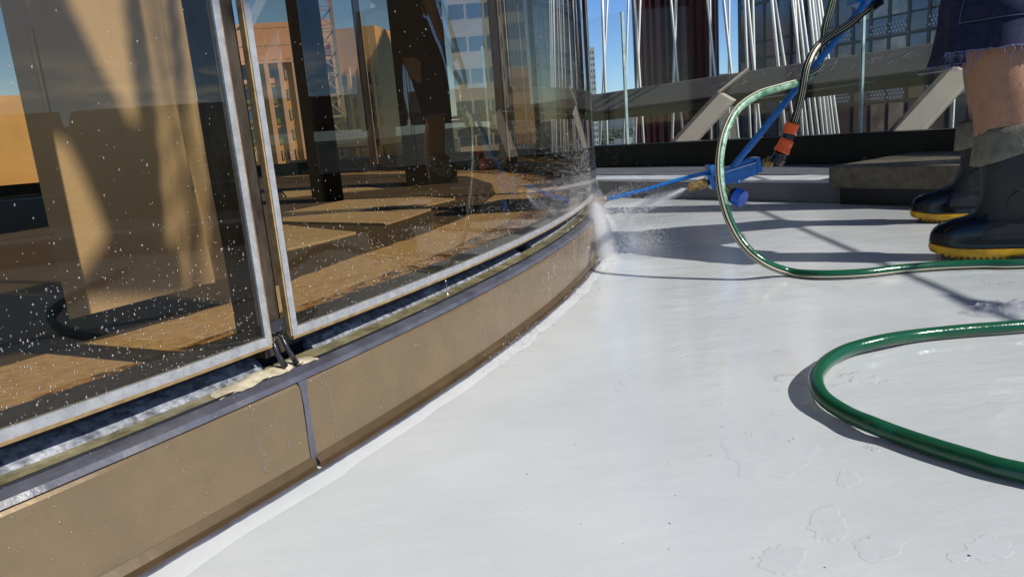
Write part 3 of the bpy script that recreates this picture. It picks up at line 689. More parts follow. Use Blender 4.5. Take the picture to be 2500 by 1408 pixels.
# short jumper hose between trigger and the brass inlet
B = [HP(2150, 5, 2.12), HP(2118, 22, 2.10), HP(2070, 62, 2.08), HP(2022, 92, 2.06), HP(1990, 122, 2.03), HP(1970, 165, 2.0), HP(1962, 205, 2.0), HP(1955, 240, 2.02), HP(1944, 280, 2.06), HP(1936, 305, 2.08)]
m = MB(); hose_mesh(m, spline(B, 10), HR * 1.02, ((-7, -2, 3), ()), 0, 1, 2, lambda u: Vector((-.5 + .3 * u, -1, .35)), 60)
JUMP = empty('jumper_hose', B[-1], label='short black striped hose with orange quick connectors beside the blue pole', cat='hose')
m.build('hose', [HOSEBK, HOSECR, HOSEBK], JUMP, smooth=True)
def cyl_part(name, a, b, r0, r1, mt, parent, n=20, prof=None, smooth=True, ribs=0):
    a = Vector(a); b = Vector(b); d = b - a; prof = prof or [(0, 1), (1, 1)]
    m = MB(); t = d.normalized(); x = t.orthogonal().normalized(); y = t.cross(x); rows = []
    for u, k in prof:
        c = a + d * u; r = (r0 + (r1 - r0) * u) * k
        rows.append([c + (x * math.cos(2 * PI * i / n) + y * math.sin(2 * PI * i / n)) * r * (1 - (.07 if ribs and i % 2 else 0)) for i in range(n)])
    m.rings(rows); return m.build(name, mt, parent, smooth=smooth, autosmooth=math.radians(35))
q = [HP(1936, 300, 2.075), HP(1926, 328, 2.08), HP(1923, 340, 2.08), HP(1907, 372, 2.085), HP(1903, 384, 2.09), HP(1893, 398, 2.095)]
cyl_part('connector_cap', q[0], q[1], .0205, .019, ORANGE, JUMP, 24, [(0, .88), (.08, 1), (.75, 1), (.9, .9), (1, .9)], ribs=1)
cyl_part('connector_seal', q[1], q[2], .0175, .0165, BLACKP, JUMP)
cyl_part('quick_connector', q[2], q[3], .0195, .0235, ORANGE, JUMP, 24, [(0, .85), (.1, 1), (.3, 1), (.36, .95), (.7, .95), (.78, 1), (.97, 1), (1, .93)], ribs=1)
cyl_part('connector_collar', q[3], q[4], .018, .0195, BLACKP, JUMP)
cyl_part('tap_adaptor', q[4] - (q[5] - q[4]) * .1, q[5], .0215, .021, BLACKP, JUMP, 12, [(0, .9), (.15, 1), (.9, 1), (1, .9)], smooth=False)

# ------------------------------------------------------------------ BLUE WASHING LANCE
YG = 2.12
def LP(px, py, dy=0): return PY(px, py, YG + dy)
LN = empty('washing_lance', LP(1800, 430), label='scratched blue water lance with brass fittings and pressure gauge held near the glass corner', cat='lance')
cyl_part('pole', LP(1790, 408, -.01), LP(2112, 10, -.03), .0098, .0092, BLUEM, LN, 16)
sp_ = [LP(1748, 417), LP(1700, 428, .005), LP(1650, 441, .01), LP(1580, 462, .02), LP(1478, 488, .04)]
m = MB(); m.tube(spline(sp_, 6), .0062, 14); m.build('spray_pipe', BLUEM, LN, smooth=True)
cyl_part('pipe_tip', LP(1480, 487, .038), LP(1449, 492, .045), .0115, .0115, COPPER, LN, 16, [(0, .7), (.1, 1), (.85, 1), (.9, .85), (1, .8)])
# body housing: side plates following the photo outline
def plate_part(name, pix, dy0, dy1, mt, parent, bevel=.0015):
    m = MB(); n = len(pix); f = [LP(x, y, dy0) for x, y in pix]; b = [LP(x, y, dy1) for x, y in pix]
    # keep real size equal front and back
    c = sum(f, Vector()) / n; c2 = LP(sum(p[0] for p in pix) / n, sum(p[1] for p in pix) / n, dy0) + Vector((0, dy1 - dy0, 0))
    b = [p - c + c2 for p in f]
    m.add(f + b, [tuple(range(n)), tuple(reversed(range(n, 2 * n)))] + [(i, n + i, n + (i + 1) % n, (i + 1) % n) for i in range(n)])
    return m.build(name, mt, parent, bevel=bevel)
hs_ = plate_part('housing', [(1768, 421), (1850, 396), (1852, 424), (1830, 433), (1815, 440), (1809, 448), (1800, 449), (1791, 446), (1772, 451), (1764, 452)], -.02, .025, BLUEM, LN, .002)
m = MB(); tl = [LP(1768, 421, -.0205), LP(1850, 396, -.0205)]; m.bar(tl[0], tl[1], .0016, .0022); m.build('chipped_edge', BLUECHIP, hs_)
plate_part('top_web', [(1768, 419), (1776, 410), (1838, 385), (1849, 390), (1850, 397)], -.012, .02, BLUEM, LN)
m = MB(); cc = LP(1804, 442, -.021); m.tube([cc, cc + Vector((0, -.004, 0))], .0035, 10); m.build('rivet', BLUECHIP, hs_)
plate_part('end_cap', [(1846, 386), (1856, 383), (1863, 418), (1853, 423)], -.026, .03, BLUEM, LN)
plate_part('guide_plate', [(1733, 405), (1745, 402), (1750, 430), (1738, 432)], -.026, .03, BLUEM, LN)
plate_part('guide_plate', [(1724, 428), (1740, 426), (1750, 458), (1740, 463), (1732, 440)], -.022, .02, BLUEM, LN)
plate_part('bridge_bar', [(1745, 416), (1772, 412), (1772, 445), (1748, 447)], -.016, .016, BLUEM, LN)
cyl_part('nozzle_stem', LP(1740, 443, -.005), LP(1722, 447, -.005), .0085, .0085, BLACKM, LN)
cyl_part('nozzle_nut', LP(1724, 447, -.005), LP(1704, 452, -.005), .0165, .0165, BRASS, LN, 6, [(0, .92), (.12, 1), (.88, 1), (1, .92)], smooth=False)
cyl_part('brass_nozzle', LP(1704, 452, -.005), LP(1680, 459, -.005), .0135, .0135, BRASS, LN, 18, [(0, 1), (.9, 1), (1, .9)])
cyl_part('inlet_nut', LP(1864, 399), LP(1878, 395), .0135, .0135, BRASS, LN, 6, [(0, .92), (.2, 1), (.8, 1), (1, .92)], smooth=False)
cyl_part('inlet_ring', LP(1877, 395.5), LP(1882, 394), .0165, .0165, BRASS, LN, 8, smooth=False)
m = MB(); m.tube(spline([LP(1880, 394), LP(1888, 392, -.005), LP(1894, 386, -.015), LP(1897, 376, -.025)], 5), [.0085 + .001 * (i % 2) for i in range(16)], 12); m.build('copper_elbow', COPPER, LN, smooth=True)
cyl_part('valve_lever', LP(1886, 396, -.03), LP(1904, 388, -.03), .0045, .0055, BLACKP, LN, 10)
cyl_part('gauge_stem', LP(1774, 458, -.005), LP(1788, 470, -.005), .0055, .0055, BRASS, LN, 6, smooth=False)
ga, gb = LP(1789, 476, -.002), LP(1815, 487, -.03)
GD = (gb - ga).normalized()
cyl_part('gauge_back', ga, ga + GD * .012, .0235, .0255, BLACKP, LN, 28)
cyl_part('gauge_rim', ga + GD * .012, ga + GD * .037, .0265, .0255, GAUGEB, LN, 28, [(0, 1), (.05, 1.02), (.12, 1), (1, .96)])
# trigger end at the top
plate_part('trigger_block', [(2086, -12), (2134, -32), (2140, 8), (2116, 17), (2096, 6), (2088, 10)], -.03, .02, BLUEM, LN)
m = MB(); m.tube([LP(2112, 10, -.03), LP(2215, -120, -.02), LP(2330, -268, .0)], .0092, 14); m.build('upper_pole', BLUEM, LN, smooth=True)
m = MB(); m.tube(spline([LP(2140, 0, -.02), LP(2132, 10, -.03), LP(2127, 20, -.03), LP(2136, 21, -.03), LP(2150, 2, -.02), LP(2172, -30, -.01)], 4), .0062, 10); m.build('trigger_lever', BLACKP, LN, smooth=True)

# ------------------------------------------------------------------ THE WORKER
FD = Vector((-.91, .41, 0)).normalized(); FS = Vector((-FD.y, FD.x, 0))   # foot forward, sideways
toe1 = G(2278, 618, .012); toe2 = G(2231, 520, .03); toe2.z = 0; toe1.z = 0
an1 = toe1 - FD * .150 ; an2 = toe2 - FD * .150
WK = empty('person', ((an1 + an2) / 2), label='person in frayed navy shorts and black rubber boots, bending to hold the blue lance', cat='person')
def slab_outline(front, back, w, z, c, n=28, heelw=.86, toe_spring=0.0, lean=0):
    out = []
    for k in range(n):
        a = 2 * PI * k / n; cx_, sx_ = math.cos(a), math.sin(a)
        u = (abs(cx_) ** .82) * (1 if cx_ >= 0 else -1); v = (abs(sx_) ** .82) * (1 if sx_ >= 0 else -1)
        xf = front * u if u >= 0 else back * -u
        ln = front - back; pos = (xf - back) / max(ln, 1e-4)
        ww = w
        if ln > .2: ww = w * (heelw + (1 - heelw) * min(1, max(0, (pos - .2) / .45)) - .10 * math.exp(-((pos - .38) / .13) ** 2))
        zz = z + toe_spring * max(0, (pos - .72) / .28) ** 2
        out.append(c + FD * (xf + lean) + FS * (v * ww) + Vector((0, 0, zz)))
    return out
def boot(c, SHF, label=None, seed=0, sl=0.0):
    # root: the sole is the lowest part
    lv = [(.028, .157, -.139, .0505), (.034, .162, -.141, .053), (.038, .161, -.140, .0515), (.054, .160, -.138, .051), (.070, .155, -.136, .050), (.083, .145, -.134, .048), (.094, .128, -.131, .046), (.101, .106, -.128, .044), (.106, .084, -.125, .043), (.113, .068, -.118, .043), (.125, .060, -.108, .044), (.14, .057, -.098, .046), (.155, .055, -.088, .049), (.18, .055, -.080, .054), (.21, .058, -.078, .058), (.25, .061, -.079, .062), (.29, .065, -.080, .064), (.315, .067, -.081, .065)]
    m = MB(); rows = []; N_ = 44
    for i, (z, f, b_, w_) in enumerate(lv):
        k = max(0, (z - .1) / .2)
        r = slab_outline(f, b_, w_, z, c, N_, toe_spring=.010 * max(0, 1 - (z - .03) / .06), lean=SHF * min(1, max(0, (z - .085) / .10)) + sl * k)
        if z > .1:
            r = [p + (p - c).normalized() * (.0045 * noise.noise(Vector((p.x * 18, p.y * 18, p.z * 22 + seed))) + .0022 * noise.noise(Vector((p.x * 50, p.y * 50, p.z * 70 + seed)))) for p in r]
        rows.append(r)
    m.rings(rows)
    mi_ = []
    up = m.build('boot', [BOOT, BOOTTOE], WK, smooth=True)
    for p in up.data.polygons:
        q_ = p.center - c
        if q_.z < .055 or (q_.z < .108 and q_.dot(FD) > .045) : p.material_index = 1
    sub = up.modifiers.new('s', 'SUBSURF'); sub.levels = 1; sub.render_levels = 2
    bt_ = up
    m = MB(); rows = [slab_outline(.150, -.138, .047, .0, c, 44, toe_spring=.016), slab_outline(.158, -.142, .052, .004, c, 44, toe_spring=.016), slab_outline(.162, -.143, .054, .020, c, 44, toe_spring=.012), slab_outline(.160, -.142, .0525, .030, c, 44, toe_spring=.010)]
    m.rings(rows)
    m.build('sole', YELLOW, bt_, smooth=True, autosmooth=math.radians(50))
    # tread blocks and cleat gaps
    m = MB()
    for k in range(11):
        for s in (-1, 1):
            xx = .135 - k * .0135; wv = .0535 * (1 - max(0, (k * -1 + 2) / 3.2) ** 2 * .5)
            m.box(c + FD * xx + FS * s * (wv - .0015 - (.004 if k == 0 else 0)) + Vector((0, 0, .0045 + .010 * max(0, (xx - .06) / .09) ** 2)), .0055, .005, .009, Matrix((FD, FS, Vector((0, 0, 1)))).transposed())
    m.box(c + FD * (-.03) + Vector((0, 0, .006)), .05, .104, .013, Matrix((FD, FS, Vector((0, 0, 1)))).transposed())
    m.build('tread_gaps', BLACKM, bt_)
    # raised ankle disc and seam lines
    for s in (-1, 1):
        m = MB(); rows = []
        for rr, h in ((.0315, 0), (.030, .0022), (.024, .0030), (.0, .0034)):
            row = []
            for k in range(20):
                a = 2 * PI * k / 20; off = FD * (math.cos(a) * max(rr, .001) * .85 - .018) + Vector((0, 0, .142 + math.sin(a) * max(rr, .001)))
                wv = .0445 + (off.z - .135) * .19
                row.append(c + off + FS * s * (wv + h))
            rows.append(row)
        m.rings(rows, cap=False); m.build('ankle_pad', BOOT, bt_, smooth=True)
    m = MB()
    for kk in range(4):
        z = .066 + kk * .014
        m.tube([c + slab_outline(.10, -.139 + kk * .001, .0475 - .001 * kk, z, Vector((0, 0, 0)), 44)[j] for j in range(16, 29)], .0016, 5)
    m.build('heel_ribs', BOOT, bt_, smooth=True)
    # folded-down lining cuff
    m = MB(); rows = []; 
    for z, dd in ((.318, -.010), (.326, -.004), (.324, .004), (.310, .0085), (.290, .0105), (.272, .0120), (.256, .0135), (.2545, .010), (.27, .004)):
        k = (z - .1) / .2; row = []
        f, b_, w_ = .0655, -.080, .0635
        base = slab_outline(f + dd, b_ - dd, w_ + dd, z, c, N_, lean=SHF + sl * k)
        for q_ in base:
            rel = (q_ - c).dot(FD) - SHF
            fr_ = max(0, min(1, (.322 - z) / .065))
            dz = fr_ * (-.028 * (rel / .08)) + (.004 * noise.noise(Vector((q_.x * 60, q_.y * 60, seed)))) * (1 if z < .25 or z > .325 else .3) + .010 * (1 - fr_) * (-(rel) / .08)
            row.append(q_ + Vector((0, 0, dz)) + (q_ - c - Vector((0, 0, z))).normalized() * .003 * noise.noise(Vector((q_.x * 35, q_.y * 35, z * 25 + seed))))
        rows.append(row)
    m.rings(rows, cap=False); m.build('folded_cuff', CUFF, bt_, smooth=True)
    # pale nicks
    return bt_
b1 = boot(an1, .0, seed=3, sl=0); b2 = boot(an2, -.034, seed=11, sl=0)
rdn = random.Random(5)
m = MB()
for dz, ds, sz in ((.205, .012, .008), (.178, .0, .010), (.21, .03, .004)):
    c = an2 + FD * (.045 - ds) - FS * .061 + Vector((0, 0, dz)); 
    m.add([c, c + FD * sz + Vector((0, 0, sz * .3)), c + FD * sz * 1.8 + Vector((0, 0, -sz * .1)), c + FD * sz * .8 + Vector((0, 0, -sz * .5))], [(0, 1, 2, 3)])
# body: continuous skin with joints (root at pelvis)
pel = (an1 + an2) / 2 + FD * -.045 + Vector((0, 0, .84)); 
hip1 = an1 * .45 + (an2 * .1 + an1 * .1 + (an1 + an2) / 2 * .35); 
hip1 = pel - FS * 0 + ((an1 - an2) * .22) + Vector((0, 0, -.04)); hip2 = pel - ((an1 - an2) * .22) + Vector((0, 0, -.04))
an1b = an1; an2b = an2; an1 = an1 + FD * .016; an2 = an2 + FD * -.064
kn1 = an1 + FD * .022 + Vector((0, 0, .505)); kn2 = an2 + FD * .035 + Vector((0, 0, .50))
hl = LP(2160, -55, -.01); hr = LP(2300, -228, -.01)
chest = pel + FD * .16 + Vector((0, 0, .30)); neckb = pel + FD * .30 + Vector((0, 0, .50)); 
sh = ((an1 - an2)).normalized(); 
shl = neckb + sh * .17 + Vector((0, 0, -.03)) ; shr = neckb - sh * .17 + Vector((0, 0, -.03))
head0 = neckb + FD * .06 + Vector((0, 0, .09)); head1 = head0 + FD * .05 + Vector((0, 0, .10)); head2 = head1 + FD * .02 + Vector((0, 0, .09))
def elbow(a, b, dwn): return (a + b) / 2 + dwn
ell = elbow(shl, hl, Vector((.06, -.03, -.06))); elr = elbow(shr, hr, Vector((.08, .03, -.05)))
V = []; E_ = []; Rr = []
def v(p, r): V.append(tuple(p)); Rr.append(r if isinstance(r, tuple) else (r, r)); return len(V) - 1
def chain(s, pts):
    for p, r in pts:
        i = v(p, r); E_.append((s, i)); s = i
    return s
p_ = v(pel, (.15, .12)); 
w_ = chain(p_, [(pel + FD * .06 + Vector((0, 0, .13)), (.135, .105)), (chest, (.16, .115)), (neckb - FD * .03 + Vector((0, 0, -.05)), (.11, .09))])
nk = chain(w_, [(neckb + FD * .02 + Vector((0, 0, .03)), (.055, .055)), (head0, (.06, .07)), (head1, (.075, .09)), (head2, (.055, .065))])
for hip, kn, an, zc in ((hip1, kn1, an1, 0), (hip2, kn2, an2, 0)):
    an_ = an + FD * -.012
    chain(p_, [(hip, (.10, .10)), ((hip + kn) / 2, (.082, .082)), (kn + Vector((0, 0, .05)), (.072, .07)), (kn + Vector((0, 0, -.03)), (.070, .068)), (an_ + (kn - an) * .72 - FD * .012, (.079, .076)), (an_ + (kn - an) * .58 - FD * .008, (.074, .070)), (an_ + (kn - an) * .40 - FD * .006, (.049, .047)), (an_ + (kn - an) * .2, (.040, .042)), (an + Vector((0, 0, .07)), (.036, .036))])
for s_, el_, h_, fdir in ((shl, ell, hl, 1), (shr, elr, hr, -1)):
    fa_ = (h_ - el_).normalized()
    chain(w_, [(s_, (.062, .062)), ((s_ + el_) / 2, (.046, .046)), (el_, (.040, .040)), (el_.lerp(h_, .35), (.038, .038)), (h_ - fa_ * .085, (.026, .030)), (h_ - fa_ * .03, (.028, .036)), (h_ + fa_ * .012, (.020, .036))])
me = bpy.data.meshes.new('body'); me.from_pydata(V, E_, []); body = link('body', me, SKIN, WK)
sk = body.modifiers.new('Skin', 'SKIN'); sk.use_smooth_shade = True
for i, r in enumerate(Rr): me.skin_vertices[0].data[i].radius = r
me.skin_vertices[0].data[p_].use_root = True
ss = body.modifiers.new('Sub', 'SUBSURF'); ss.levels = 2; ss.render_levels = 2
# fingers closing round the pole (each its own chain)
pd = (LP(2330, -268) - LP(2112, 10)).normalized()
for h_, el_ in ((hl, ell), (hr, elr)):
    fa_ = (h_ - el_).normalized(); up_ = fa_.cross(pd).normalized(); grip = pd
    m = MB()
    for k in range(4):
        ln = (.9, 1.0, .95, .75)[k]; b_ = h_ + fa_ * .012 + grip * (.027 - .018 * k)
        m.tube(spline([b_ - fa_ * .02 + up_ * .006, b_ + fa_ * .016 * ln + up_ * .012, b_ + fa_ * .034 * ln + up_ * -.002, b_ + fa_ * .026 * ln - up_ * .022, b_ + fa_ * .006 - up_ * .027], 3), [.0095, .0095, .0093, .0092, .009, .009, .0088, .0088, .0085, .0083, .008, .0075, .006], 8)
    b_ = h_ - fa_ * .035 + grip * .03
    m.tube(spline([b_, b_ + fa_ * .03 + grip * .018 - up_ * .008, b_ + fa_ * .055 + grip * .008 - up_ * .022], 4), [.011, .011, .0108, .0105, .010, .0098, .0095, .009, .007], 8)
    m.build('fingers', SKIN, WK, smooth=True)
# face
hc = head1 + FD * .01
m = MB(); m.tube([head1 + FD * .085 + Vector((0, 0, .02)), head1 + FD * .115 + Vector((0, 0, -.015)), head1 + FD * .095 + Vector((0, 0, -.025))], [.007, .012, .010], 8); m.build('nose', SKIN, WK, smooth=True)
for s in (-1, 1):
    m = MB(); c = head1 + FD * .082 + FS * s * .03 + Vector((0, 0, .022)); m.tube([c - FD * .008, c, c + FD * .007], [.008, .012, .005], 10); m.build('eye', BLUECHIP, WK, smooth=True)
    m = MB(); c = head1 + FS * s * .078 + Vector((0, 0, 0)); m.tube([c + Vector((0, 0, -.03)), c + FS * s * .012, c + Vector((0, 0, .03))], [.006, .013, .007], 8); m.build('ear', SKIN, WK, smooth=True)
m = MB(); c = head1 + FD * .088 + Vector((0, 0, -.05)); m.tube([c - FS * .022, c + FD * .005, c + FS * .022], [.002, .005, .002], 8); m.build('mouth', mat('lips', (.3, .1, .07), .4), WK, smooth=True)
bmx = bmesh.new(); bmesh.ops.create_icosphere(bmx, subdivisions=3, radius=.098)
for vv in bmx.verts: vv.co = Vector(vv.co) * 1.0
me = bpy.data.meshes.new('cap'); bmx.to_mesh(me); bmx.free(); me.transform(Matrix.Translation(head2 + Vector((0, 0, .0)) - FD * .035) @ Matrix.Diagonal((1, .92, .9, 1))); link('hair', me, HAIR, WK, True)
# clothing helper: sleeve of cloth around a chain of centres
def sleeve(mb, cs, n=56, wr=.006, seed=0, closed_top=False, ax=None, raggedz=0):
    ax = ax or (FD, FS); rows = []
    for i, (c, rx, ry) in enumerate(cs):
        row = []
        for k in range(n):
            a = 2 * PI * k / n; p = c + ax[0] * math.cos(a) * rx + ax[1] * math.sin(a) * ry
            f_ = noise.noise(Vector((p.x * 11 + seed, p.y * 11, p.z * 5))) * wr + noise.noise(Vector((p.x * 26, p.y * 26 + seed, p.z * 14))) * wr * .45
            # long drape folds
            f_ += wr * .9 * math.sin(a * 5 + seed + p.z * 9) * (1 - i / len(cs)) 
            p = p + (p - c).normalized() * f_
            if i == 0 and raggedz: p.z += raggedz * noise.noise(Vector((k * .9, seed, 3)))
            row.append(p)
        rows.append(row)
    mb.rings(rows, cap=False); return rows
def up(v_, z): return Vector((v_.x, v_.y, v_.z + z))
m = MB()
hz = .49
nleg = 12
rows_all = []
for hip, kn, an, sd_, fro in ((hip1, kn1, an1, 1.3, .0), (hip2, kn2, an2, 4.1, .035)):
    cs = []
    bot = kn + Vector((0, 0, -.005)) + FD * (.005 + fro)
    for i in range(nleg):
        u = i / (nleg - 1); c = bot.lerp(hip + Vector((0, 0, .06)), u)
        cs.append((c, .108 + .012 * u + .006 * math.sin(u * 3), .100 + .014 * u))
    # inner hem turn so the opening has thickness
    rws = sleeve(m, cs, 72, .013, sd_, raggedz=.004)
    inner = [[p + (cs[0][0] - p) * .06 + Vector((0, 0, .002)) for p in rws[0]], [p + (cs[2][0] - p) * .08 for p in rws[2]]]
    m.rings([rws[0], inner[0], inner[1]], cap=False)
    rows_all.append(rws)
cs = []
ax2 = ((an1 - an2).normalized(), (an1 - an2).normalized().cross(Vector((0, 0, 1))))
for z, rx, ry in ((-.14, .14, .11), (-.08, .19, .135), (0, .195, .14), (.08, .18, .13), (.13, .172, .125)):
    cs.append((pel + FD * max(0, z) * .4 + Vector((0, 0, z)), rx, ry))
sleeve(m, cs, 60, .006, 2, ax=ax2)
shorts = m.build('shorts', DENIM, WK, smooth=True)
# cargo pocket on the near leg of the shorts
rws = rows_all[1]; m = MB(); out = []
rws = rows_all[0]
def legsurf(rws, k, i): return rws[i][k % 72]
# face towards camera: find k range by direction
ks = sorted(range(72), key=lambda k: rws[4][k].y - .25 * rws[4][k].x)
kc = min(range(72), key=lambda k: (rws[4][k].y * .9 + rws[4][k].x * .75))
grid = []
for i in range(2, 9):
    row = []
    for k in range(kc - 9, kc + 6):
        c = sum(rws[i], Vector()) / 72; p = rws[i][k % 72]; row.append(p + (p - c).normalized() * .006)
    grid.append(row)
m.rings(grid, cap=False, closed=False)
edge = grid[0] + [g_[-1] for g_ in grid[1:]] + list(reversed(grid[-1]))[1:] + [g_[0] for g_ in reversed(grid[1:-1])]
pk = m.build('cargo_pocket', DENIM, WK, smooth=True); so = pk.modifiers.new('t', 'SOLIDIFY'); so.thickness = .006; so.offset = -1
m = MB(); m.tube(edge + [edge[0]], .0011, 4); m.build('stitching', mat('navy_thread', (.10, .11, .2), .9), pk)
# frayed threads along the hems
m = MB(); rq = random.Random(2)
for rws in rows_all:
    h = rws[0]
    m.tube(h + [h[0]], .0009, 5)
    for k in range(150):
        j = rq.randrange(72); p = h[j].lerp(h[(j + 1) % 72], rq.random()); ln = rq.choice([.006, .008, .01, .014, .022]) * rq.uniform(.7, 1.4)
        d = Vector((rq.uniform(-.6, .6), rq.uniform(-.6, .6), -1)).normalized(); d2 = (d + Vector((rq.uniform(-.8, .8), rq.uniform(-.8, .8), 0))).normalized()
        m.tube([p, p + d * ln * .5, p + d * ln * .5 + d2 * ln * .5], [.0007, .0006, .0003], 4)
m.build('frayed_hem', DENIMTH, WK, kind='stuff'); m = MB()
# two long loose strands
for (j, ln) in ((kc - 6, .055), (kc - 4, .04), (kc + 3, .03)):
    p = rows_all[0][0][j % 72]; m.tube(spline([p, p + Vector((.004, -.006, -ln * .35)), p + Vector((-.004, -.003, -ln * .7)), p + Vector((-.002, .0, -ln))], 4), .0012, 5)
m.build('loose_threads', DENIMTH, WK, kind='stuff')
# shirt
m = MB(); axs = (sh, FD)
cs = [(pel + FD * .03 + Vector((0, 0, .06)), .19, .15), (pel + FD * .07 + Vector((0, 0, .16)), .175, .14), (chest, .195, .15), (neckb + Vector((0, 0, -.09)) - FD * .03, .19, .13), (neckb + Vector((0, 0, -.02)), .12, .09), (neckb + Vector((0, 0, .02)) + FD * .01, .068, .065)]
sleeve(m, cs, 48, .009, 7, ax=axs)
for s_, el_ in ((shl, ell), (shr, elr)):
    d = (el_ - s_).normalized(); x_ = d.orthogonal().normalized(); y_ = d.cross(x_)
    sleeve(m, [(s_ - d * .02, .075, .075), (s_.lerp(el_, .3), .07, .07), (s_.lerp(el_, .75), .064, .064)], 30, .005, 3, ax=(x_, y_))
m.build('shirt', SHIRT, WK, smooth=True)
# fine leg hair
m = MB(); rq = random.Random(9)
for (kn, an, cnt) in ((kn1, an1, 420),):
    for _ in range(cnt):
        u = rq.uniform(.66, .97); a = rq.uniform(0, 2 * PI); c = an + (kn - an) * u - FD * (.012 + .02 * math.exp(-((u - .75) / .12) ** 2))
        r = .060 + .008 * math.exp(-((u - .75) / .12) ** 2)
        d = FD * math.cos(a) + FS * math.sin(a); p = c + d * (r - .004); t = Vector((rq.uniform(-.5, .5), rq.uniform(-.5, .5), -1)).normalized()
        m.tube([p, p + d * .006 + t * .006, p + d * .008 + t * .014], [.00028, .00022, .0001], 3)
m.build('leg_hair', HAIR, WK, kind='stuff')

# blistered flakes in the membrane
m = MB(); rq = random.Random(33)
for x0, x1, y0, y1 in ((1775, 1985, 1050, 1165), (1975, 2068, 1232, 1330), (1852, 1972, 1326, 1402), (2078, 2212, 1306, 1366), (2355, 2470, 1310, 1372), (2310, 2370, 1346, 1372), (2040, 2100, 1150, 1190), (1680, 1750, 752, 772), (1505, 1580, 930, 960), (1890, 1960, 1000, 1018), (2010, 2060, 700, 712)):
    n_ = 72; pts = []
    for k in range(n_):
        a = 2 * PI * k / n_; rr = 1 + .34 * noise.noise(Vector((math.cos(a) * 1.6 + x0, math.sin(a) * 1.6 + y0, 0))) + .22 * noise.noise(Vector((math.cos(a) * 4 + x0, math.sin(a) * 4, 3))) + .09 * noise.noise(Vector((math.cos(a) * 11 + x0, math.sin(a) * 11, 3)))
        q = G((x0 + x1) / 2 + (x1 - x0) / 2 * math.cos(a) * rr, (y0 + y1) / 2 + (y1 - y0) / 2 * math.sin(a) * rr); pts.append(q)
    c = sum(pts, Vector()) / n_
    m.rings([[p + Vector((0, 0, .0001)) for p in pts], [p + (c - p) * .05 + Vector((0, 0, .0003)) for p in pts], [p + (c - p) * .10 + Vector((0, 0, .0003)) for p in pts], [p + (c - p) * .5 + Vector((0, 0, .0003)) for p in pts], [p + (c - p) * .98 + Vector((0, 0, .0003)) for p in pts]], cap=False)
    m.add([tuple(p + (c - p) * .98 + Vector((0, 0, .0003))) for p in pts], [tuple(range(n_))])
m.build('floor_flakes', mat('dull_membrane_flake', (.525, .552, .568), .26, 0, .45, noise_amt=.4, nscale=14, col2=(.505, .53, .547), bump=.001, bscale=40, rvar=.1), smooth=True, kind='structure')
# stay cable and bracket above the frame whose shadow crosses the floor at the right
S0, S1 = G(2020, 585), G(2520, 800); ca, cb_ = S0 + sd * 2.7, S1 + sd * 2.5
m = MB(); m.tube([ca + (ca - cb_) * 2, cb_ + (cb_ - ca) * 2], .009, 8)
sc_ = m.build('stay_cable', CABLEM, smooth=True, label='white stay cable above the frame whose shadow crosses the floor at right', cat='cable')
m = MB(); ps = [G(x, y) + sd * 2.6 for x, y in ((2312, 718), (2380, 730), (2470, 742), (2425, 765), (2385, 757))]; m.add(ps + [p + Vector((0, 0, .01)) for p in ps], [(0, 1, 2, 3, 4), (9, 8, 7, 6, 5)] + [(i, 5 + i, 5 + (i + 1) % 5, (i + 1) % 5) for i in range(5)]); m.build('bracket', STEEL, sc_)
# ------------------------------------------------------------------ SMALL THINGS ON THE FLOOR
CW = clear_glass('crumpled_film', (.97, .97, .98), .16, .10)
m = MB(); rq = random.Random(4); c0 = G(2455, 762, 0); n1, n2 = 22, 12; rows = []
for i in range(n1):
    row = []
    for j in range(n2):
        u, v_ = i / (n1 - 1), j / (n2 - 1); x_ = (u - .5) * .13; y_ = (v_ - .5) * .075 * (.35 + .65 * math.sin(PI * min(1, u * .75 + .12)))
        h = abs(noise.noise(Vector((u * 5, v_ * 4, 2)))) * .03 * math.sin(PI * v_) * math.sin(PI * min(1, u + .05)) + .010 * math.sin(PI * v_) + .002 + abs(noise.noise(Vector((u * 16, v_ * 12, 5)))) * .008
        row.append(c0 + Vector((x_, y_ - x_ * .1, h)))
    rows.append(row)
m.rings(rows, cap=False, closed=False); m.build('plastic_wrapper', CW, smooth=False, label='crumpled clear plastic wrapper lying by the right edge beyond the near hose loop', cat='wrapper')
m = MB(); rq = random.Random(12)
for k in range(70):
    if k < 60: q = G(rq.uniform(1250, 2480), 640 + 760 * rq.random() ** 1.2)
    else: q = G(rq.uniform(900, 2400), rq.uniform(560, 1400))
    if (q - Vector((CX, CYY, 0))).xy.length < RB + .03: continue
    s = rq.uniform(.0002, .0006); l_ = s * rq.uniform(1, 4); a = rq.uniform(0, PI); t = Vector((math.cos(a), math.sin(a), 0)); m.bar(q + Vector((0, 0, s * .5)), q + t * l_ + Vector((0, 0, s * .9)), s, s * .8)
m.build('grit', mat('dark_grit', (.05, .04, .035), .8), label='dark specks of grit scattered over the white floor', cat='grit', kind='stuff')

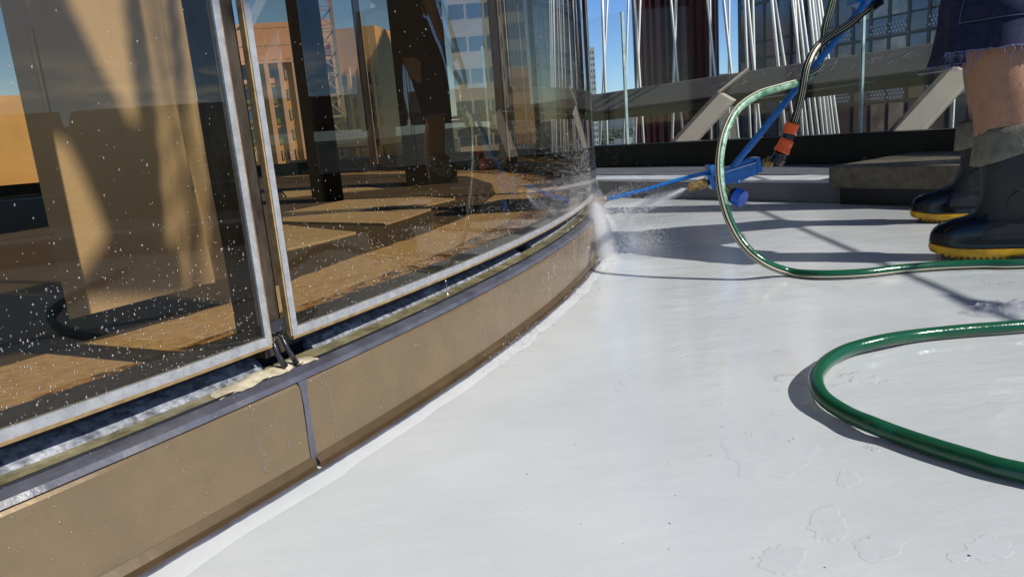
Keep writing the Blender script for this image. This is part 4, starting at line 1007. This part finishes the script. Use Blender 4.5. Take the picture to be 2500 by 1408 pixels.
# ------------------------------------------------------------------ THE CITY BEYOND
def az(a, d, z=0.0):
    r = math.radians(a); return Vector((math.sin(r) * d, math.cos(r) * d, z))
GROUND = -75.0
CITYG = mat('city_ground', (.10, .11, .10), .9, noise_amt=.5, nscale=.01, col2=(.05, .07, .05))
m = MB(); m.add([az(a, 26000, GROUND) for a in range(0, 360, 10)], [tuple(reversed(range(36)))]); m.build('city_ground', CITYG, kind='structure')
HILLM = mat('haze_blue_hills', (.055, .085, .10), .95, noise_amt=.4, nscale=.004, col2=(.04, .06, .075))  # distant haze is put into the bluish base colour
m = MB(); rows = []
for i in range(81):
    a = -60 + 180 * i / 80; d = 14000 + 1500 * noise.noise(Vector((i * .3, 1, 0))); h = 190 + 90 * noise.noise(Vector((i * .23, 0, 0)))
    rows.append([az(a, d - 2500, GROUND), az(a, d - 900, GROUND + h * .55), az(a, d, GROUND + h), az(a, d + 1800, GROUND + h * .8), az(a, d + 4000, GROUND)])
m.rings(rows, cap=False, closed=False); m.build('hills', HILLM, smooth=True, kind='structure')
WHITEW = mat('pale_render', (.66, .64, .58), .7, noise_amt=.3, nscale=.2); BEIGEW = mat('beige_render', (.62, .54, .40), .8, noise_amt=.5, nscale=1.2, col2=(.48, .41, .30), stretch=(1, 1, .5)); GREYW = mat('grey_render', (.28, .29, .31), .7); DGLASS = mat('dark_window_glass', (.02, .028, .04), .06, .0, .9)
BWIN = mat('blue_window_glass', (.06, .10, .17), .08, .2, .9)
def block(name, a0, a1, d, z0, z1, mt, label, floors=0, cols=0, wm=None, depth=None, cat='building', group=None, wfrac=(.6, .55), top=None):
    p, q = az(a0, d), az(a1, d); t = (q - p).normalized(); n_ = Vector((-t.y, t.x, 0)); w_ = (q - p).length; dep = depth or w_ * .7
    if n_.dot(p) < 0: n_ = -n_
    e_ = empty(name, Vector((p.x, p.y, z0)), label=label, cat=cat, group=group); m = MB()
    m.prism([(c.x, c.y) for c in (p, q, q + n_ * dep, p + n_ * dep)], z0, z1); m.build('wall', mt, e_)
    if floors:
        fh = 3.3; zz = z1 - 1.2; cw = w_ / cols; m = None; cnt = 0
        stuff = MB()
        for f in range(floors):
            for c in range(cols):
                ctr = p + t * (cw * (c + .5)) + Vector((0, 0, zz - fh * (f + .5))) - n_ * .02
                R = Matrix((t, n_, Vector((0, 0, 1)))).transposed()
                if cnt < 100: mm = MB(); mm.box(ctr, cw * wfrac[0], .12, fh * wfrac[1], R); mm.build('window', wm or DGLASS, e_)
                else: stuff.box(ctr, cw * wfrac[0], .12, fh * wfrac[1], R)
                cnt += 1
        if stuff.v: stuff.build('windows', wm or DGLASS, e_, kind='stuff')
        # side face slots
    if top: top(e_, p, q, t, n_, z1)
    return e_
# far strip seen under the beam by the pavilion corner
block('white_tower', 6.75, 7.75, 420, GROUND, 43, WHITEW, 'slim pale tower seen against the sky right beside the pavilion corner', 20, 5, BWIN, wfrac=(.5, .45))
block('grey_office_block', 10.35, 11.3, 150, GROUND, 1.8, GREYW, 'dark grey office block with white floor bands at the foot of the maroon tower', 8, 1, WHITEW, wfrac=(.9, .25))
rq = random.Random(3)
ORD = ['leftmost', 'second', 'third', 'fourth', 'fifth', 'sixth', 'seventh', 'eighth', 'ninth', 'tenth', 'eleventh', 'rightmost']
for i in range(12):
    a0 = 7.75 + i * .235; d = rq.uniform(650, 2600); wdt = rq.uniform(14, 40) / d * 57.3; h = rq.uniform(8, 26)
    tone = rq.choice([WHITEW, WHITEW, BEIGEW, GREYW]); 
    m = MB(); p, q = az(a0, d), az(a0 + wdt, d); t = (q - p).normalized(); n_ = Vector((-t.y, t.x, 0)); dep = rq.uniform(10, 30); r_ = rq.random()
    m.prism([(c.x, c.y) for c in (p, q, q + n_ * dep, p + n_ * dep)], GROUND, GROUND + h)
    m.build('low_building', tone, label='tiny %s suburban building, %s along the row seen under the beam' % ({id(WHITEW): 'white', id(BEIGEW): 'beige', id(GREYW): 'grey'}[id(tone)], ORD[i]), cat='building', group='low suburban buildings seen past the pavilion corner')
# trees of the suburb
m = MB(); 
for i in range(260):
    a0 = rq.uniform(7.5, 11); d = rq.uniform(600, 9000); c = az(a0, d, GROUND); s = rq.uniform(6, 14)
    m.rings([[c + Vector((math.cos(k * PI / 3) * s * f, math.sin(k * PI / 3) * s * f, hh * s)) for k in range(6)] for f, hh in ((1, 0), (1.3, .7), (.6, 1.3))])
m.build('far_woodland', mat('far_foliage', (.045, .065, .04), .9), label='far tree cover among the suburban roofs below the hills', cat='woodland', kind='stuff')

# maroon finned tower
MAROON = mat('maroon_fin', (.30, .058, .044), .5, .0, .4, noise_amt=.4, nscale=.5, col2=(.13, .032, .025), stretch=(1, 1, .15)); DKT = mat('dark_recess_wall', (.018, .015, .015), .5)
e_ = empty('maroon_tower', az(13.5, 60, GROUND), label='dark maroon tower with vertical fins standing beyond the white cables', cat='building')
TC = az(13.8, 63, 0); TR = 3.15; nf = 30
m = MB(); m.tube([TC + Vector((0, 0, GROUND)), TC + Vector((0, 0, 30))], TR * .93, 40); m.build('core', DKT, e_, smooth=True)
base_a = math.atan2(-TC.y, -TC.x); nf = 19
for k in range(nf):
    a = base_a - PI * .55 + PI * 1.1 * k / (nf - 1); rr = TR; dirv = Vector((math.cos(a), math.sin(a), 0)); tv = Vector((-dirv.y, dirv.x, 0)); ww = (.36, .22, .42, .18, .34)[k % 5]
    m = MB(); 
    for z0, z1 in ((GROUND, 3.62), (3.66, 30)):
        m.box(TC + dirv * TR + Vector((0, 0, (z0 + z1) / 2)), .55, ww, z1 - z0, Matrix((dirv, tv, Vector((0, 0, 1)))).transposed())
    m.build('fin', MAROON, e_)
m = MB()
for zz in (3.9,): m.tube([TC + Vector((0, 0, zz - .03)), TC + Vector((0, 0, zz + .05))], TR * 1.03, 40)
m.build('floor_band', MAROON, e_)
# beige parapet building and plant room between the towers
def room(e_, p, q, t, n_, z1):
    m = MB(); m.prism([(c.x, c.y) for c in (p + t * .2, p + t * 3.0, p + t * 3.0 + n_ * 3, p + t * .2 + n_ * 3)], z1, z1 + 1.2); m.build('plant_room', GREYW, e_)
    m = MB()
    for k in range(6): c = p + t * (3.4 + k * .5) + n_ * .3; m.bar(Vector((c.x, c.y, z1)), Vector((c.x, c.y, z1 + .5)), .05, .05)
    m.bar(Vector((p.x, p.y, z1 + .5)) + t * 3.2 + n_ * .3, Vector((q.x, q.y, z1 + .5)) + n_ * .3, .04, .04); m.build('roof_rail', GREYW, e_)
block('beige_building', 16.0, 20.5, 95, GROUND, 4.1, BEIGEW, 'beige rendered building top seen between the maroon tower and the glass tower', top=room)
# dark blue glass tower with mullions and perforated screens
FRM = mat('tower_mullion', (.018, .021, .026), .4, .3); PANEL = mat('tower_blue_glass', (.035, .08, .20), .12, .1, .9, noise_amt=.5, nscale=.35, col2=(.02, .035, .07)); SPAN = mat('tower_slate_glass', (.085, .10, .125), .12, .1, .9, noise_amt=.5, nscale=.3, col2=(.025, .032, .045)); SCREEN = mat('perforated_screen', (.42, .47, .50), .5)
gt0, gt1, gd0, gd1 = az(18.45, 52), az(37.0, 40), 52, 40
e_ = empty('glass_tower', Vector((gt0.x, gt0.y, GROUND)), label='dark blue glass tower with mullion grid and perforated screens behind the worker', cat='building')
t = (gt1 - gt0).normalized(); n_ = Vector((-t.y, t.x, 0)); W_ = (gt1 - gt0).length
m = MB(); m.prism([(c.x, c.y) for c in (gt0, gt1, gt1 + n_ * 20, gt0 + n_ * 20)], GROUND, 34); m.build('core', DKT, e_)
FH = 3.35; CWD = 1.12; ncol = int(W_ / CWD); cells = [MB(), MB(), MB()]; rq = random.Random(8)
for f in range(-3, 9):
    for c in range(ncol):
        typ = 0 if (c * 7 + 3) % 5 < 2 else (1 if rq.random() < .8 else 2)
        if c > ncol * .45 and c % 7 in (2, 3): typ = 2
        z0 = -6.3 + f * FH; cc = gt0 + t * (CWD * (c + .5)) - n_ * .06; tl_ = rq.uniform(-.006, .006)
        R = Matrix((t, n_, Vector((0, 0, 1)))).transposed() @ Matrix.Rotation(tl_, 3, 'Z') @ Matrix.Rotation(rq.uniform(-.004, .004), 3, 'X')
        cells[typ].box(Vector((cc.x, cc.y, z0 + FH * .64)), CWD * .94, .08, FH * .66, R)
        cells[1 if typ == 0 else 0].box(Vector((cc.x, cc.y, z0 + FH * .15)), CWD * .94, .08, FH * .26, R)
cells[0].build('blue_glazing', PANEL, e_); cells[1].build('bronze_glazing', SPAN, e_); cells[2].build('reflection_panels', mat('tower_cream_reflection', (.40, .37, .31), .2, .2, .7, noise_amt=.6, nscale=.8, col2=(.10, .10, .10)), e_)  # cream cells are painted reflections in the tower glass
for c in range(ncol + 1):
    m = MB(); q_ = gt0 + t * CWD * c - n_ * .12; m.bar(Vector((q_.x, q_.y, -20)), Vector((q_.x, q_.y, 34)), .07, .16, up=t); m.build('mullion', FRM, e_)
for f in range(-3, 10):
    z = -6.3 + f * FH; m = MB(); m.bar(Vector((gt0.x, gt0.y, z)) - n_ * .1, Vector((gt1.x, gt1.y, z)) - n_ * .1, .14, .14); m.build('slab_edge', FRM, e_)
# perforated white-dot screens on the right part
m = MB()
for f in range(-3, 7):
    z0 = -6.3 + f * FH + FH * .02
    for c in range(int(ncol * .42), ncol):
        if c % 3 == 2: continue
        for i in range(5):
            for j in range(3):
                q_ = gt0 + t * (CWD * (c + .08) + (i + .5 * (j % 2)) * .20) - n_ * .19 + Vector((0, 0, z0 + .14 + j * .19))
                m.add([q_ + t * .082 * math.cos(a) + Vector((0, 0, .06 * math.sin(a))) for a in (0, PI / 3, 2 * PI / 3, PI, 4 * PI / 3, 5 * PI / 3)], [(0, 1, 2, 3, 4, 5)])
m.build('perforated_screens', SCREEN, e_, kind='stuff')

# white stay cables between balustrade and towers
def cable(x0, y0, x1, y1, off, rad=.0125):
    a, b = plane_at(x0, y0, off), plane_at(x1, y1, off); d = (b - a).normalized(); m = MB(); a = a - d * .9; b = b + d * .8
    m.tube([a, b], rad, 8); return m, a, b
cbl = [(1470, 0, 1482, 350, 1.3), (1483, 0, 1465, 350, 1.6), (1534, 0, 1522, 350, 1.6), (1549, 0, 1571, 350, 1.2), (1563, 0, 1551, 350, 1.5), (1638, 0, 1668, 345, 1.2), (1650, 0, 1641, 345, 1.5),
       (1727, 0, 1762, 345, 1.2), (1733, 0, 1736, 345, 1.6), (1766, 0, 1803, 345, 1.5), (1780, 0, 1779, 345, 1.8), (1817, 0, 1832, 340, 1.2), (1825, 0, 1857, 340, 1.4), (1838, 0, 1846, 340, 1.8),
       (1893, 0, 1942, 340, 1.2), (1884, 0, 1918, 340, 1.5), (1934, 0, 1972, 340, 1.3), (1947, 0, 1985, 340, 1.6), (1955, 0, 1998, 335, 1.2), (1975, 0, 2010, 335, 1.5), (1983, 0, 2020, 335, 1.3), (1990, 0, 2030, 335, 1.7), (1996, 0, 2037, 335, 1.2), (2003, 0, 2048, 335, 1.5), (1940, 0, 1960, 340, 1.9), (2330, 200, 2322, 345, 1.3)]
CABN = ['first from the pavilion corner in the blue sky', 'crossing the first cable by the pavilion corner', 'in the sky just right of the first glass joint', 'along the left edge of the maroon tower', 'crossing its pair left of the maroon tower', 'across the middle of the maroon tower', 'crossing its pair mid maroon tower', 'over the right side of the maroon tower', 'near upright by the right edge of the maroon tower', 'in the sky gap right of the maroon tower', 'near upright in the sky gap between towers',
 'at the left edge of the glass tower', 'second pair at the left of the glass tower', 'between the two cables at the glass tower edge', 'alone left of the blue pole', 'behind the cable left of the blue pole', 'left side of the bundle behind the blue pole', 'second in the bundle behind the blue pole', 'third in the bundle behind the blue pole', 'middle of the bundle behind the black striped hose', 'right of middle in the bundle behind the hose', 'fourth from the right end of the bundle', 'third from the right end of the bundle', 'rightmost of the bundle by the blue pole', 'far back behind the bundle near the orange connector', 'short length beside the worker knee']
for i, c in enumerate(cbl):
    m, a, b = cable(*c, rad=.0105 if i % 3 else .0125)
    th_ = 'thick' if not i % 3 else 'thin'
    lean = 'leaning right' if c[2] > c[0] + 3 else 'leaning left'
    m.build('stay_cable', CABLEM, smooth=True, label='%s white cable %s, %s' % (th_, lean, CABN[i]), cat='cable', group='white stay cables outside the balustrade')

# ---- things only the mirror glazing and the shadows show
TANB = mat('orange_brick_facade', (.70, .44, .17), .8, noise_amt=.4, nscale=.4, col2=(.55, .34, .13)); PINKB = mat('pink_concrete', (.62, .42, .32), .8); GRNW = mat('green_spandrel', (.16, .19, .08), .4)
def facade(a0, a1, d, ztop, zbot, base, label, cols, name='brick_apartment_block', topfr=True):
    p, q = az(a0, d), az(a1, d * .98); t = (q - p).normalized(); n_ = Vector((-t.y, t.x, 0)); n_ = n_ if n_.dot(p) > 0 else -n_; W_ = (q - p).length
    e_ = empty(name, Vector((p.x, p.y, GROUND)), label=label, cat='building'); m = MB(); m.prism([(c.x, c.y) for c in (p, q, q + n_ * 12, p + n_ * 12)], GROUND, ztop - (3.0 if topfr else 0)); m.build('wall', base, e_)
    R = Matrix((t, n_, Vector((0, 0, 1)))).transposed(); cw = W_ / cols; fh = 1.55; nf = int((ztop - zbot) / fh)
    for f in range(nf):
        z = ztop - 3.4 - fh * (f + .5)
        for c in range(cols):
            if c % 4 == 3: continue
            ce = p + t * cw * (c + .5) + Vector((0, 0, z)) - n_ * .03; m = MB()
            if f < 4 and c % 4 < 2:
                m.box(ce, cw * .8, .08, fh * .86, R); w0 = m.build('window', DGLASS if (f + c) % 3 else BWIN, e_)
                m = MB(); m.box(ce - n_ * .05 + Vector((0, 0, -.28 * fh)), cw * .8, .06, fh * .26, R); m.build('spandrel', GRNW if f else PINKB, w0)
            else:
                m.box(ce, cw * .5, .08, fh * .5, R); w0 = m.build('window', DGLASS, e_)
                m = MB(); m.box(ce - n_ * .05 + t * cw * .1, cw * .12, .05, fh * .46, R); m.build('blind', BEIGEW, w0)
    for c in range(0, cols + 1, 2):
        m = MB(); ce = p + t * cw * c - n_ * .2; m.bar(Vector((ce.x, ce.y, -10)), Vector((ce.x, ce.y, ztop - (.6 if topfr else 3))), .28, .3, up=t); m.build('pilaster', PINKB if topfr else base, e_)
    if topfr:
        for k, z in enumerate((ztop - 3.2, ztop - 1.9, ztop - .6)):
            m = MB(); m.bar(Vector((p.x, p.y, z)) - n_ * .2, Vector((q.x, q.y, z)) - n_ * .2, .3, .22); m.build('frame_beam', PINKB, e_)
        m = MB(); m.prism([(c.x, c.y) for c in (p + n_ * 1.6, q + n_ * 1.6, q + n_ * 9, p + n_ * 9)], ztop - 3.0, ztop); m.build('roof_plant', PINKB, e_)
    return e_
facade(-20.8, -12.0, 62, 10.4, -5, TANB, 'orange brick apartment block with green spandrels, seen through the right glass pane', 18)
facade(-11.9, -8.8, 61, 9.4, -5, TANB, 'lower orange brick wing seen through the right glass pane beside the taller block', 7, name='brick_apartment_wing', topfr=False)
def balc(e_, p, q, t, n_, z1):
    for f in range(14):
        for c in range(4):
            cw = (q - p).length / 4; ce = p + t * cw * (c + .5) + Vector((0, 0, z1 - 1.4 - f * 1.9)) - n_ * .3; m = MB(); m.box(ce, cw * .9, .6, .55, Matrix((t, n_, Vector((0, 0, 1)))).transposed()); m.build('balcony', WHITEW, e_)
block('white_balcony_tower', -3.2, .9, 80, GROUND, 26, WHITEW, 'white tower with rows of balconies seen through the right glass pane', 15, 3, DGLASS, wfrac=(.8, .42))
block('dark_balcony_tower', .7, 2.6, 95, GROUND, 19, GREYW, 'grey tower standing beside the white balcony tower, seen through the glass', 14, 6, DGLASS)
block('stepped_grey_building', -10, -6.5, 110, GROUND, 12, GREYW, 'stepped grey building seen through the glass between the brick block and the balcony towers', 8, 5, DGLASS)
block('ochre_flat_building', -40, -29.2, 62, GROUND, 5.6, TANB, 'plain ochre building seen through the left edge of the left pane', depth=15)
block('brown_flat_building', 80, 128, 70, GROUND, 3.4, mat('brown_cladding', (.16, .12, .07), .7, noise_amt=.3, nscale=.1), 'long low brown building mirrored along the horizon in the left glass pane', depth=20)
# lattice crane
e_ = empty('lattice_crane', az(-12.6, 55, GROUND), label='lattice tower crane seen through the glass in front of the brick apartment block', cat='crane')
cc = az(-12.6, 55); m = MB(); t = Vector((math.cos(.3), math.sin(.3), 0)); u_ = Vector((-t.y, t.x, 0)); hw = .75
for a, b in ((-1, -1), (-1, 1), (1, -1), (1, 1)): m.bar(Vector((cc.x, cc.y, -10)) + t * a * hw + u_ * b * hw, Vector((cc.x, cc.y, 22)) + t * a * hw + u_ * b * hw, .14, .14)
for k in range(20):
    z = -8 + k * 1.5
    for a, s_ in ((-1, 1), (1, -1)):
        m.bar(cc + t * hw + u_ * a * hw + Vector((0, 0, z)), cc - t * hw + u_ * a * hw + Vector((0, 0, z)), .09, .09); m.bar(cc + t * hw * s_ + u_ * a * hw + Vector((0, 0, z)), cc - t * hw * s_ + u_ * a * hw + Vector((0, 0, z + 1.5)), .08, .08)
        m.bar(cc + t * a * hw + u_ * hw + Vector((0, 0, z)), cc + t * a * hw - u_ * hw + Vector((0, 0, z)), .09, .09)
m.build('mast', mat('crane_paint', (.30, .26, .18), .5), e_)
# dark steel column and raking tube beside the right-hand balustrade (casts the floor shadow)
kq = Vector((cornB.x, cornB.y, 0)).lerp(Vector((cornC.x, cornC.y, 0)), .35)
m = MB(); m.bar(kq + Vector((.35, .1, -.6)), kq + Vector((.55, .16, 3.2)), .17, .17); m.build('steel_column', DARKFASCIA, label='dark square steel column outside the right balustrade, mirrored in the right pane', cat='column')
m = MB(); m.bar(kq + Vector((.45, -.2, 1.0)), kq + Vector((1.2, 1.3, 2.6)), .16, .16); m.build('raking_tube', BEAMM, label='raking taupe steel tube outside the right balustrade, mirrored high in the right pane', cat='tube')

# ------------------------------------------------------------------ WATER
def ico(sub, r=1.0):
    b = bmesh.new(); bmesh.ops.create_icosphere(b, subdivisions=sub, radius=r); vs = [v.co.copy() for v in b.verts]; fs = [tuple(v.index for v in f.verts) for f in b.faces]; b.free(); return vs, fs
IV1, IF1 = ico(1); IV2, IF2 = ico(2)
def blob(m, c, ax, s, sub=1):
    """ax: 3 axes, s: 3 radii"""
    V_, F_ = (IV1, IF1) if sub == 1 else (IV2, IF2)
    m.add([c + ax[0] * (v.x * s[0]) + ax[1] * (v.y * s[1]) + ax[2] * (v.z * s[2]) for v in V_], F_)
rq = random.Random(21); Z3 = Vector((0, 0, 1))
def surf_axes(th): 
    a = math.radians(th); n_ = Vector((math.cos(a), math.sin(a), 0)); return Vector((-n_.y, n_.x, 0)), Z3, n_
m = MB()
for k in range(9500):
    u = rq.random()
    if u < .55:                          # dense band low on the panes
        th = rq.uniform(THJ - 7, THJ + 21); z = ZB + .02 + abs(rq.gauss(0, .075))
    elif u < .9:                         # spray cloud near the lance tip
        th = rq.gauss(THJ + 15.5, 3.4); z = ZB + .03 + abs(rq.gauss(.06, .085))
    else: th = rq.uniform(THJ - 7, THJ + 20); z = rq.uniform(ZB, .62)
    if th > THJ + 22 or min(abs(th - b) for b in bounds) < .4: continue
    s = rq.choice([.0006, .0007, .0009, .0009, .0012, .0013, .0017 if rq.random() < .4 else .0008]); x_, y_, n_ = surf_axes(th)
    blob(m, cyl(th, RG + s * .25, z), (x_, y_, n_), (s, s * rq.uniform(.9, 1.5), s * .6))
m.build('glass_droplets', WATER, smooth=True, label='water droplets beaded over the lower glass panes', cat='water', kind='stuff')
m = MB()
for k in range(4200):
    th = rq.uniform(THJ - 6, THJ + 20); u = rq.random(); s = rq.choice([.0005, .0006, .0008, .0010, .0015 if rq.random() < .4 else .0007])
    x_, y_, n_ = surf_axes(th)
    if u < .45: blob(m, cyl(th, RB + s * .2, rq.uniform(.02, .115)), (x_, y_, n_), (s, s * rq.uniform(1, 1.6), s * .6))
    elif u < .75: r = rq.uniform(RB - .027, RB); blob(m, cyl(th, r, .1215 + (RB - r) * .33 + s * .6), (x_, n_, Z3), (s, s, s * .7))
    else: blob(m, cyl(th, RG + .0035 + s * .2, rq.uniform(ZB, ZB + .016)), (x_, y_, n_), (s * 1.2, s * 1.2, s * .6))
m.build('kerb_droplets', WATER, smooth=True, label='water droplets on the tan kerb face, grey sill and edge strips', cat='water', kind='stuff')
# rivulets running down the kerb
def rivulet(m, th, z0, z1, r=.0011, R=RB):
    pts = []; n = 14; dx = 0
    for k in range(n + 1):
        z = z0 + (z1 - z0) * k / n; dx += rq.uniform(-.035, .035); pts.append(cyl(th + dx, R + .0002, z))
    m.tube(spline(pts, 3), [r * (.5 + .5 * abs(math.sin(i * .9))) * (1.6 if i > 36 else 1) for i in range(len(spline(pts, 3)))], 6)
m = MB()
for th, z0, z1 in [(THJ - .9, .119, .03), (THJ - .55, .119, .045), (THJ + .42, .119, .022)] + [(rq.uniform(THJ + 4.2, THJ + 6.2), .119, rq.uniform(.02, .04)) for _ in range(6)] + [(rq.uniform(THJ + 6.5, THJ + 16), rq.uniform(.09, .119), rq.uniform(.02, .07)) for _ in range(20)]:
    rivulet(m, th, z0, z1, rq.uniform(.0007, .0013))
for th in (THJ + 12.5, THJ + 13.2, THJ + 14.6, THJ + 15.3, THJ + 4.3): m.tube([cyl(th, RG + .002, ZB - .005), cyl(th, RG + .003, .155), cyl(th + .03, RG + .004, .134)], [.0012, .0008, .0022], 6)
m.build('rivulets', WATER, smooth=True, label='thin rivulets of water running down the tan kerb', cat='water', kind='stuff')
# beads and splashing crowns at the foot of the kerb
m = MB()
for k in range(420):
    th = rq.uniform(THJ - 1, THJ + 18); s = rq.uniform(.0008, .0024) * (1 if th < THJ + 6 else 1.1)
    blob(m, cyl(th, RB + .014 + abs(rq.gauss(0, .004)), s * .5), (Vector((1, 0, 0)), Vector((0, 1, 0)), Z3), (s * rq.uniform(.8, 1.6), s * rq.uniform(.8, 1.6), s * .7))
for k in range(320):
    th = rq.gauss(THJ + 6.3, .8); r = RB + abs(rq.gauss(.012, .02)); s = rq.uniform(.0006, .0022); blob(m, cyl(th, r, abs(rq.gauss(0, .006))), (Vector((1, 0, 0)), Vector((0, 1, 0)), Z3), (s, s, s * rq.uniform(.6, 2)))
for k in range(900):
    th = rq.uniform(THJ + 10, THJ + 21); r = RB + abs(rq.gauss(.0, .03)); s = rq.uniform(.0005, .0020); blob(m, cyl(th, r, abs(rq.gauss(0, .008))), (Vector((1, 0, 0)), Vector((0, 1, 0)), Z3), (s, s, s * rq.uniform(.7, 2)))
m.build('foot_splash', WATER, smooth=True, label='beads and splash of water along the foot of the kerb', cat='water', kind='stuff')
# spray from the lance tip and the brass nozzle
TIP = LP(1450, 493, .045)
m = MB()
def streak(c, d, ln, r):
    d = d.normalized(); x_ = d.orthogonal().normalized(); y_ = d.cross(x_); blob(m, c, (x_, y_, d), (r, r, ln))
for k in range(9000):                    # curtain falling from the tip
    h = rq.random() ** .8 * .30; y = TIP.z - h; sp_ = .006 + h * .11
    c = TIP + Vector((rq.gauss(.004, sp_), rq.gauss(-.02 - h * .05, sp_ * 1.2), -h)); 
    if c.z < .002: c.z = rq.uniform(.001, .01)
    streak(c, Vector((rq.uniform(-.3, .3), rq.uniform(-.3, .3), -1)), rq.uniform(.0004, .0016), rq.uniform(.0004, .0008))
for k in range(9000):                    # fan thrown back to the right and down
    a = rq.uniform(-1.5, .75); d = Vector((math.cos(a) * 1.0, rq.uniform(-.5, .4), math.sin(a) * .8 - .15)).normalized(); ln = rq.random() ** 1.6 * .30
    c = TIP + d * ln + Vector((0, 0, -ln * ln * .6)); 
    if c.z < .002: continue
    streak(c, d, rq.uniform(.0005, .0024 if a < 0 else .0009), rq.uniform(.0003, .00065))
for k in range(500):                    # mist up the glass edge
    c = TIP + Vector((rq.gauss(.03, .05), rq.gauss(-.05, .08), rq.gauss(.04, .07))); streak(c, Z3, .0004, .0004)
for k in range(60):
    c = TIP + Vector((rq.uniform(0, .5), rq.uniform(-.6, .1), rq.uniform(-.1, .3))); streak(c, Z3, .0005, .0004)
NZ = LP(1680, 459, -.005); ND = (LP(1590, 487, -.03) - NZ).normalized()
for k in range(3000):
    ln = rq.random() ** .9 * .21; sp_ = .002 + ln * .13; c = NZ + ND * ln + Vector((rq.gauss(0, sp_ * .5), rq.gauss(0, sp_ * .8), rq.gauss(0, sp_ * .5) - ln * ln * .5))
    if c.z < .002: continue
    streak(c, ND + Vector((0, 0, -ln)), rq.uniform(.0008, .003), rq.uniform(.00025, .0005))
m.build('water_spray', SPRAY, smooth=True, label='white spray bursting from the lance tip and brass nozzle', cat='water spray', kind='stuff')

# fine mist: thin water fog hugging the glass corner and the fan below the brass nozzle
def mist(name, c, axis, r, ln, dens, lab):
    vs, fs = ico(3); d = axis.normalized(); x_ = d.orthogonal().normalized(); y_ = d.cross(x_); me = bpy.data.meshes.new(name); me.from_pydata([tuple(v) for v in vs], [], fs)
    mt = bpy.data.materials.new(name + '_fog'); mt.use_nodes = True; nt = mt.node_tree; n = nt.nodes; l = nt.links; n.clear()
    o = n.new('ShaderNodeOutputMaterial'); v = n.new('ShaderNodeVolumePrincipled'); v.inputs['Color'].default_value = (.97, .98, 1, 1); v.inputs['Anisotropy'].default_value = 0
    t = n.new('ShaderNodeTexCoord'); g = n.new('ShaderNodeTexGradient'); g.gradient_type = 'QUADRATIC_SPHERE'; l.new(t.outputs['Object'], g.inputs[0])
    z = n.new('ShaderNodeTexNoise'); z.inputs['Scale'].default_value = 3.5; z.inputs['Detail'].default_value = 5; l.new(t.outputs['Object'], z.inputs['Vector'])
    a = n.new('ShaderNodeMath'); a.operation = 'MULTIPLY'; l.new(g.outputs['Fac'], a.inputs[0]); l.new(z.outputs[0], a.inputs[1]); b_ = n.new('ShaderNodeMath'); b_.operation = 'MULTIPLY'; b_.inputs[1].default_value = dens * 2; l.new(a.outputs[0], b_.inputs[0])
    l.new(b_.outputs[0], v.inputs['Density']); l.new(v.outputs[0], o.inputs['Volume'])
    ob = link(name, me, mt); ob.matrix_world = Matrix.Translation(c) @ Matrix((x_ * r, y_ * r, d * ln)).transposed().to_4x4(); tag(ob, lab, 'mist', kind='stuff')
mist('tip_mist', TIP + Vector((.01, -.04, -.10)), Vector((.12, -.12, -1)), .055, .19, 75, 'white water mist hugging the glass corner below the lance tip')
mist('fan_mist', TIP + Vector((.12, -.06, -.12)), Vector((1, -.2, -.8)), .10, .22, 5, 'thin fan of mist thrown back from the glass corner over the floor')
mist('nozzle_mist', NZ + ND * .085 + Vector((0, 0, -.004)), ND, .022, .10, 60, 'narrow white jet of mist leaving the brass nozzle')
